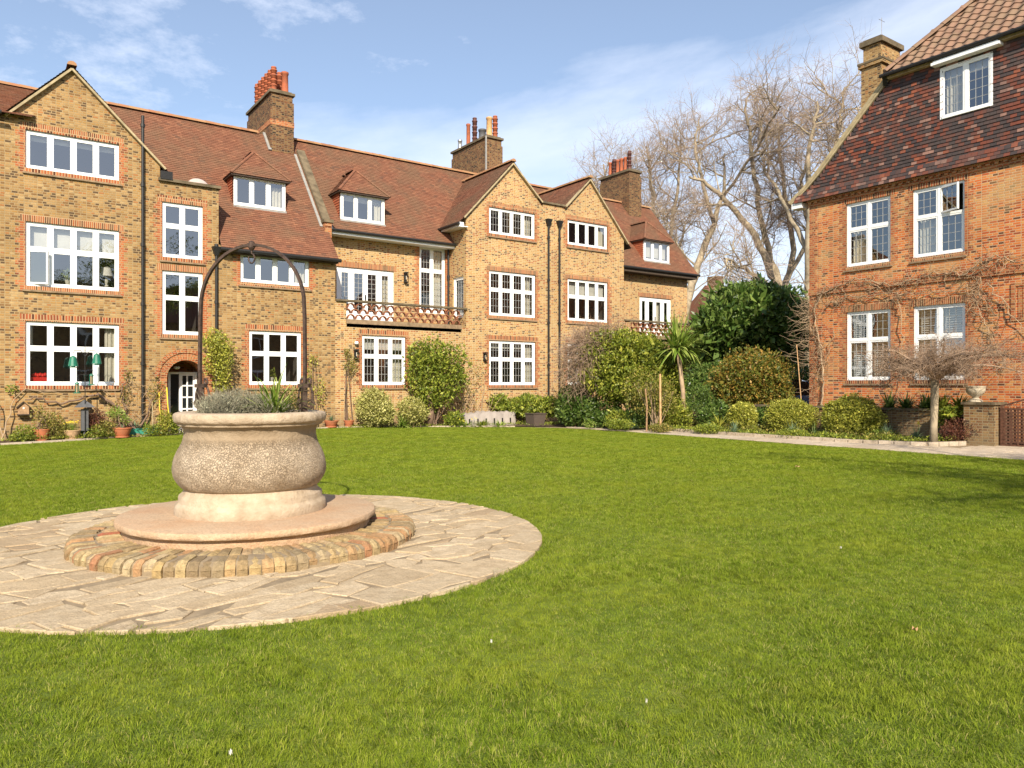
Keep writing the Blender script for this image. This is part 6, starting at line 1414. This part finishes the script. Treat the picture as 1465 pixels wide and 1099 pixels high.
# ------------------------------------------------------------------ grass
def patch(rg, cx, cy, size, n, hmin=.016, hmax=.038, wd=.0029, z0=0.0, keep=None, scale_w=1.0):
    x = cx+(rg.random(n)-.5)*size; y = cy+(rg.random(n)-.5)*size
    ck = rg.random((60,2))*size+np.array([cx,cy])-size/2
    if keep is not None: k = keep(x,y); x, y = x[k], y[k]; n = len(x)
    ci = ((x[:,None]-ck[None,:,0])**2+(y[:,None]-ck[None,:,1])**2).argmin(1) if n else np.zeros(0,int); ch = .6+.8*rg.random(60)**1.3; cdir = rg.random(60)*6.283
    h = rg.uniform(hmin,hmax,n)*(.7+.6*rg.random(n))*ch[ci]; a = rg.random(n)*6.283; ln = rg.uniform(.25,1.25,n)*h; b = cdir[ci]+rg.normal(size=n)*.9
    w = wd*scale_w*(.6+.7*rg.random(n)); sx, sy = np.cos(a)*w/2, np.sin(a)*w/2; lx, ly = np.cos(b)*ln, np.sin(b)*ln
    z = np.full(n, z0)
    V = np.stack([np.stack([x-sx,y-sy,z],1), np.stack([x+sx,y+sy,z],1), np.stack([x+sx*.8+lx*.35,y+sy*.8+ly*.35,z+h*.62],1), np.stack([x-sx*.8+lx*.35,y-sy*.8+ly*.35,z+h*.62],1), np.stack([x+lx,y+ly,z+h*(1-.25*ln/h)],1)],1).reshape(-1,3)
    i = np.arange(n)*5
    return V, i
def grass_mat():
    t = NT('grass_blade'); p = t.pos()
    c = t.ramp(t.island(), [(0,(.115,.17,.012)),(.35,(.175,.25,.018)),(.68,(.25,.325,.03)),(.87,(.36,.41,.05)),(.95,(.46,.43,.14)),(1,(.40,.32,.13))])
    c = t.mix(t.math('MULTIPLY', t.ramp(t.noise(1.3,6,p,.7), [(.45,0.0),(.6,1.0)]), .55), c, (.33,.36,.035))
    c = t.mix(t.math('MULTIPLY', t.ramp(t.noise(2.6,5,p,.65), [(.5,0.0),(.64,1.0)]), .4), c, (.13,.215,.012))
    c = t.mix(t.math('MULTIPLY', t.ramp(t.noise(6,5,p,.75), [(.60,0.0),(.70,1.0)]), .6), c, (.34,.29,.09))
    sh = t.bsdf(c, .75, spec=.08); tr = t.n('ShaderNodeBsdfTranslucent'); t.l(c, tr.inputs[0]); mx = t.n('ShaderNodeMixShader'); mx.inputs[0].default_value = .4
    t.l(sh, mx.inputs[1]); t.l(tr.outputs[0], mx.inputs[2]); return t.done(mx.outputs[0])
M['grass'] = grass_mat()
rg = np.random.default_rng(5); S = .5
EP = [(x,y) for x,y in EDGE]
def in_lawn(x, y, mg=0.0):
    r = np.zeros(len(x), bool); j = len(EP)-1
    for i in range(len(EP)):
        yi, yj = EP[i][1], EP[j][1]; c = (yi > y) != (yj > y)
        with np.errstate(divide='ignore', invalid='ignore'): r ^= c & (x < (EP[j][0]-EP[i][0])*(y-yi)/(yj-yi+1e-12)+EP[i][0])
        j = i
    return r & (np.hypot(x-WC.x, y-WC.y) > RP-.035+.025*np.sin(13*np.arctan2(y-WC.y,x-WC.x))+.03*np.sin(31*np.arctan2(y-WC.y,x-WC.x)+1)+.02*np.sin(67*np.arctan2(y-WC.y,x-WC.x)))
gxs = np.arange(-13.75, 19.5, S); gys = np.arange(-1.75, 26, S); cells = []; edges = []
for gx in gxs:
    for gy in gys:
        d = SX*gx+CX*gy; l = CX*gx-SX*gy
        if d < 1.2 or abs(l) > .76*d+1.6: continue
        o = np.array([(-1,-1),(1,-1),(1,1),(-1,1),(0,0),(0,1),(0,-1),(1,0),(-1,0)])*S*.53; k = in_lawn(gx+o[:,0], gy+o[:,1])
        if k.all(): cells.append((gx,gy))
        elif k.any(): edges.append((gx,gy,d))
def grass_object(name, V, i, pts, tri_label):
    n5 = len(V); npt = len(pts); m = len(i)
    me = bpy.data.meshes.new(name)
    co = np.concatenate([V, pts]) if npt else V
    me.vertices.add(len(co)); me.vertices.foreach_set('co', co.astype('f').ravel())
    li = np.concatenate([np.stack([i,i+1,i+2,i+3],1), np.stack([i+3,i+2,i+4,i+4],1)[:,:4]],0) if False else None
    quads = np.stack([i,i+1,i+2,i+3],1).ravel(); tris = np.stack([i+3,i+2,i+4],1).ravel()
    me.loops.add(len(quads)+len(tris)); me.loops.foreach_set('vertex_index', np.concatenate([quads,tris]).astype('i'))
    me.polygons.add(2*m); me.polygons.foreach_set('loop_start', np.concatenate([np.arange(m)*4, 4*m+np.arange(m)*3]).astype('i'))
    me.materials.append(M['grass']); me.update(calc_edges=True)
    if npt:
        a = me.attributes.new('seat','BOOLEAN','POINT'); a.data.foreach_set('value', np.concatenate([np.zeros(n5,bool), np.ones(npt,bool)]))
        a = me.attributes.new('turn','FLOAT','POINT'); a.data.foreach_set('value', np.concatenate([np.zeros(n5), rg.integers(0,4,npt)*math.pi/2]).astype('f'))
    o = link(name, me); tag(o, kind='stuff'); o['label'] = tri_label
    if npt:
        ng = bpy.data.node_groups.new('turf', 'GeometryNodeTree'); ng.interface.new_socket('Geometry', in_out='INPUT', socket_type='NodeSocketGeometry'); ng.interface.new_socket('Geometry', in_out='OUTPUT', socket_type='NodeSocketGeometry')
        N = ng.nodes.new; gi = N('NodeGroupInput'); go = N('NodeGroupOutput'); sp = N('GeometryNodeSeparateGeometry'); sp.domain = 'POINT'
        at_ = N('GeometryNodeInputNamedAttribute'); at_.data_type = 'BOOLEAN'; at_.inputs[0].default_value = 'seat'
        tu = N('GeometryNodeInputNamedAttribute'); tu.data_type = 'FLOAT'; tu.inputs[0].default_value = 'turn'
        cb = N('ShaderNodeCombineXYZ'); ip = N('GeometryNodeInstanceOnPoints'); L = ng.links.new
        L(gi.outputs[0], sp.inputs[0]); L(at_.outputs['Attribute'], sp.inputs['Selection']); L(sp.outputs['Selection'], ip.inputs['Points']); L(sp.outputs['Inverted'], ip.inputs['Instance'])
        L(tu.outputs['Attribute'], cb.inputs[2]); L(cb.outputs[0], ip.inputs['Rotation']); L(ip.outputs[0], go.inputs[0])
        md = o.modifiers.new('turf','NODES'); md.node_group = ng
    return o
cells = np.array(cells); dd = SX*cells[:,0]+CX*cells[:,1]
zc = np.array([ground_z(a,b) for a,b in cells]); pts = np.concatenate([cells, zc[:,None]],1)
near = dd < 7.5; mid = (dd >= 7.5) & (dd < 14); far = dd >= 14
var = (np.sin(cells[:,0]*1.9+np.sin(cells[:,1]*1.3)*2)+np.sin(cells[:,1]*2.3+cells[:,0]*.7)+rg.normal(size=len(cells))*.7)
va, vb, vc = var < -.5, (var >= -.5) & (var < .6), var >= .6
for (nm, sel, n, sw, hk) in (('lawn_grass', near&va, 4200, 1.0, .62), ('lawn_grass', near&vb, 4200, 1.0, .8), ('lawn_grass', near&vc, 4000, 1.05, 1.05), ('lawn_grass', mid&va, 2400, 1.2, .8), ('lawn_grass', mid&~va, 2400, 1.2, 1.1), ('lawn_grass', far, 1500, 1.9, 1.0)):
    V, i = patch(rg, 0, 0, S*1.04, n, hmin=.016*hk, hmax=.038*hk, scale_w=sw); grass_object(nm, V, i, pts[sel], 'short mown green grass of the lawn')
VV = []; II = []; b = 0
for (gx, gy, d) in edges:
    n = 2300 if d < 14 else 1200
    V, i = patch(rg, gx, gy, S, n, keep=in_lawn, z0=ground_z(gx,gy), scale_w=1.1 if d < 14 else 1.6); VV.append(V); II.append(i+b); b += len(V)
grass_object('lawn_edge_grass', np.concatenate(VV), np.concatenate(II), np.zeros((0,3)), 'grass fringing the paving and the beds')
# a few fallen leaves and daisies on the lawn
def leaf(px_, py_, mat, s, label, nm='fallen_leaf', cat='leaf'):
    D = (1.6-.05)*1075/(py_-552); p = at(px_,py_,D); m = MB()
    n = 9; m.add([(p.x,p.y,.058)]+[(p.x+s*math.cos(k*.7)*(1 if k%2 else .7),p.y+s*.8*math.sin(k*.7),.05+.012*(k%3)) for k in range(n)],[(0,1+k,1+(k+1)%n) for k in range(n)])
    tag(m.build(nm, mat, None, (p.x,p.y,.05), uv=False), label, cat)
leaf(1309,902,M['stake'],.022,'small orange brown fallen leaf on the lawn at the right')
leaf(703,920,M['whitep'],.008,'tiny pale leaf on the lawn below the paving edge')
leaf(330,1080,M['whitep'],.010,'white petal at the very front of the lawn')
leaf(1141,668,M['stake'],.05,'pale brown fallen leaf far out on the lawn by the tree shadow')
leaf(1203,785,M['whitep'],.010,'white daisy head on the right half of the lawn','daisy','flower')
leaf(925,1006,M['whitep'],.006,'tiny white daisy head in the near middle of the lawn','daisy','flower')
# ------------------------------------------------------------------ tree behind the camera whose shade crosses the right of the lawn
SUN_EL = math.radians(34); SD = Vector((-.50,-.866,0)).normalized()
def shade_tree():
    rg = np.random.default_rng(8); x, y = 2.0, -13.5
    h = 12.5; c = Vector((16.6,6.3,0))+SD*(10/math.tan(SUN_EL)); x, y = c.x, c.y
    rt = root('garden_tree', 'tree standing behind the viewpoint, known by its streaky shade on the right of the lawn', 'tree', (x,y,0))
    big = TW(); big.add(wander(rg,(x,y,0),(0,0,1),8,8,.05), np.linspace(.28,.16,9)); tips = []
    for k in range(22):
        a = rg.random()*6.283; q = wander(rg,(x,y,6+3*rg.random()),(math.cos(a),math.sin(a),.5),3.6+1.6*rg.random(),7,.2); big.add(q,np.linspace(.09,.03,8)); tips.append(q)
    big.mesh('trunk', M['bark'], rt, n=7)
    els = [(*(q[-1]),.95,.95,.5) for q in tips]+[(*(q[4]),.8,.8,.45) for q in tips]
    foliage('crown', els, 11000, .14, .06, M['lf_mid'], rt, seed=88, shell=.9)
shade_tree()
# ------------------------------------------------------------------ camera, light, sky
cam = bpy.data.cameras.new('camera'); co = bpy.data.objects.new('camera', cam); COL.objects.link(co); sc.camera = co
co.location = (0,0,1.6); co.rotation_euler = (math.pi/2,0,-math.atan2(SX,CX)); cam.sensor_width = 36; cam.lens = 36*1075/1465; cam.shift_y = 2.5/1465; cam.clip_end = 2000
sun = bpy.data.lights.new('sun','SUN'); so = bpy.data.objects.new('sun', sun); COL.objects.link(so)
sd = Vector((SD.x*math.cos(SUN_EL), SD.y*math.cos(SUN_EL), math.sin(SUN_EL))); so.rotation_euler = (-sd).to_track_quat('-Z','Y').to_euler()
sun.energy = 4.8; sun.angle = math.radians(.5); sun.color = (1,.90,.74)
w = bpy.data.worlds.new('World'); sc.world = w; w.use_nodes = True; t = w.node_tree; t.nodes.clear()
class WT(NT):
    def __init__(s, t): s.t = t
W = WT(t); out = W.n('ShaderNodeOutputWorld'); bg = W.n('ShaderNodeBackground'); sky = W.n('ShaderNodeTexSky'); sky.sky_type = 'NISHITA'; sky.sun_disc = False
sky.sun_elevation = SUN_EL; sky.sun_rotation = math.atan2(SD.x, SD.y); sky.air_density = 1.0; sky.dust_density = .6; sky.ozone_density = 1.6
gen = W.n('ShaderNodeTexCoord').outputs['Generated']
mp = W.n('ShaderNodeMapping'); mp.inputs['Rotation'].default_value = (0,0,math.atan2(SX,CX)); W.l(gen, mp.inputs[0])   # turn so that +Y is the way the garden faces
sp = W.n('ShaderNodeSeparateXYZ'); W.l(mp.outputs[0], sp.inputs[0]); X, Yv, Z = sp.outputs
az = W.math('ARCTAN2', X, Yv); elv = W.math('ARCSINE', Z)
cb = W.n('ShaderNodeCombineXYZ'); W.l(az, cb.inputs[0]); W.l(W.math('SUBTRACT', W.math('MULTIPLY', elv, 3.2), W.math('MULTIPLY', az, .45)), cb.inputs[1])
n1 = W.noise(2.3, 7, cb.outputs[0], .6); cb2 = W.n('ShaderNodeCombineXYZ'); W.l(az, cb2.inputs[0]); W.l(W.math('MULTIPLY', elv, 2.0), cb2.inputs[1]); cb2.inputs[2].default_value = 3.3
n2 = W.noise(7, 7, cb2.outputs[0], .65)
# a soft bank of cloud whose top edge climbs to the right
edge = W.math('ADD', W.math('MULTIPLY', az, .16), .385)
low = W.math('SUBTRACT', edge, elv)
bank = W.ramp(W.math('ADD', W.math('MULTIPLY', low, 4.5), W.math('SUBTRACT', W.math('MULTIPLY', n1, 1.1), .38)), [(.1,0.0),(.5,.60),(.75,.42),(1.1,.62)])
wisp = W.ramp(W.math('ADD', n2, W.math('MULTIPLY', W.math('ADD', W.math('ABSOLUTE', W.math('ADD', az, .52)), W.math('MULTIPLY', W.math('ABSOLUTE', W.math('SUBTRACT', elv, .45)), 2.2)), -.52)), [(.32,0.0),(.66,.85)])
cl = W.math('MAXIMUM', W.math('MAXIMUM', bank, wisp), .13)
skc = W.mix(1.0, sky.outputs[0], (1.0,1.0,1.0), 'MULTIPLY')
c = W.mix(cl, skc, (6.2,6.6,7.6))
W.l(c, bg.inputs['Color']); bg.inputs['Strength'].default_value = .11; W.l(bg.outputs[0], out.inputs[0])
sc.view_settings.view_transform = 'Standard'; sc.view_settings.look = 'None'; sc.view_settings.exposure = .70; sc.view_settings.gamma = 1
sc.render.resolution_x = 1024; sc.render.resolution_y = 768
sc.cycles.max_bounces = 8; sc.cycles.transparent_max_bounces = 12; sc.cycles.diffuse_bounces = 3; sc.cycles.glossy_bounces = 3; sc.cycles.sample_clamp_indirect = 4
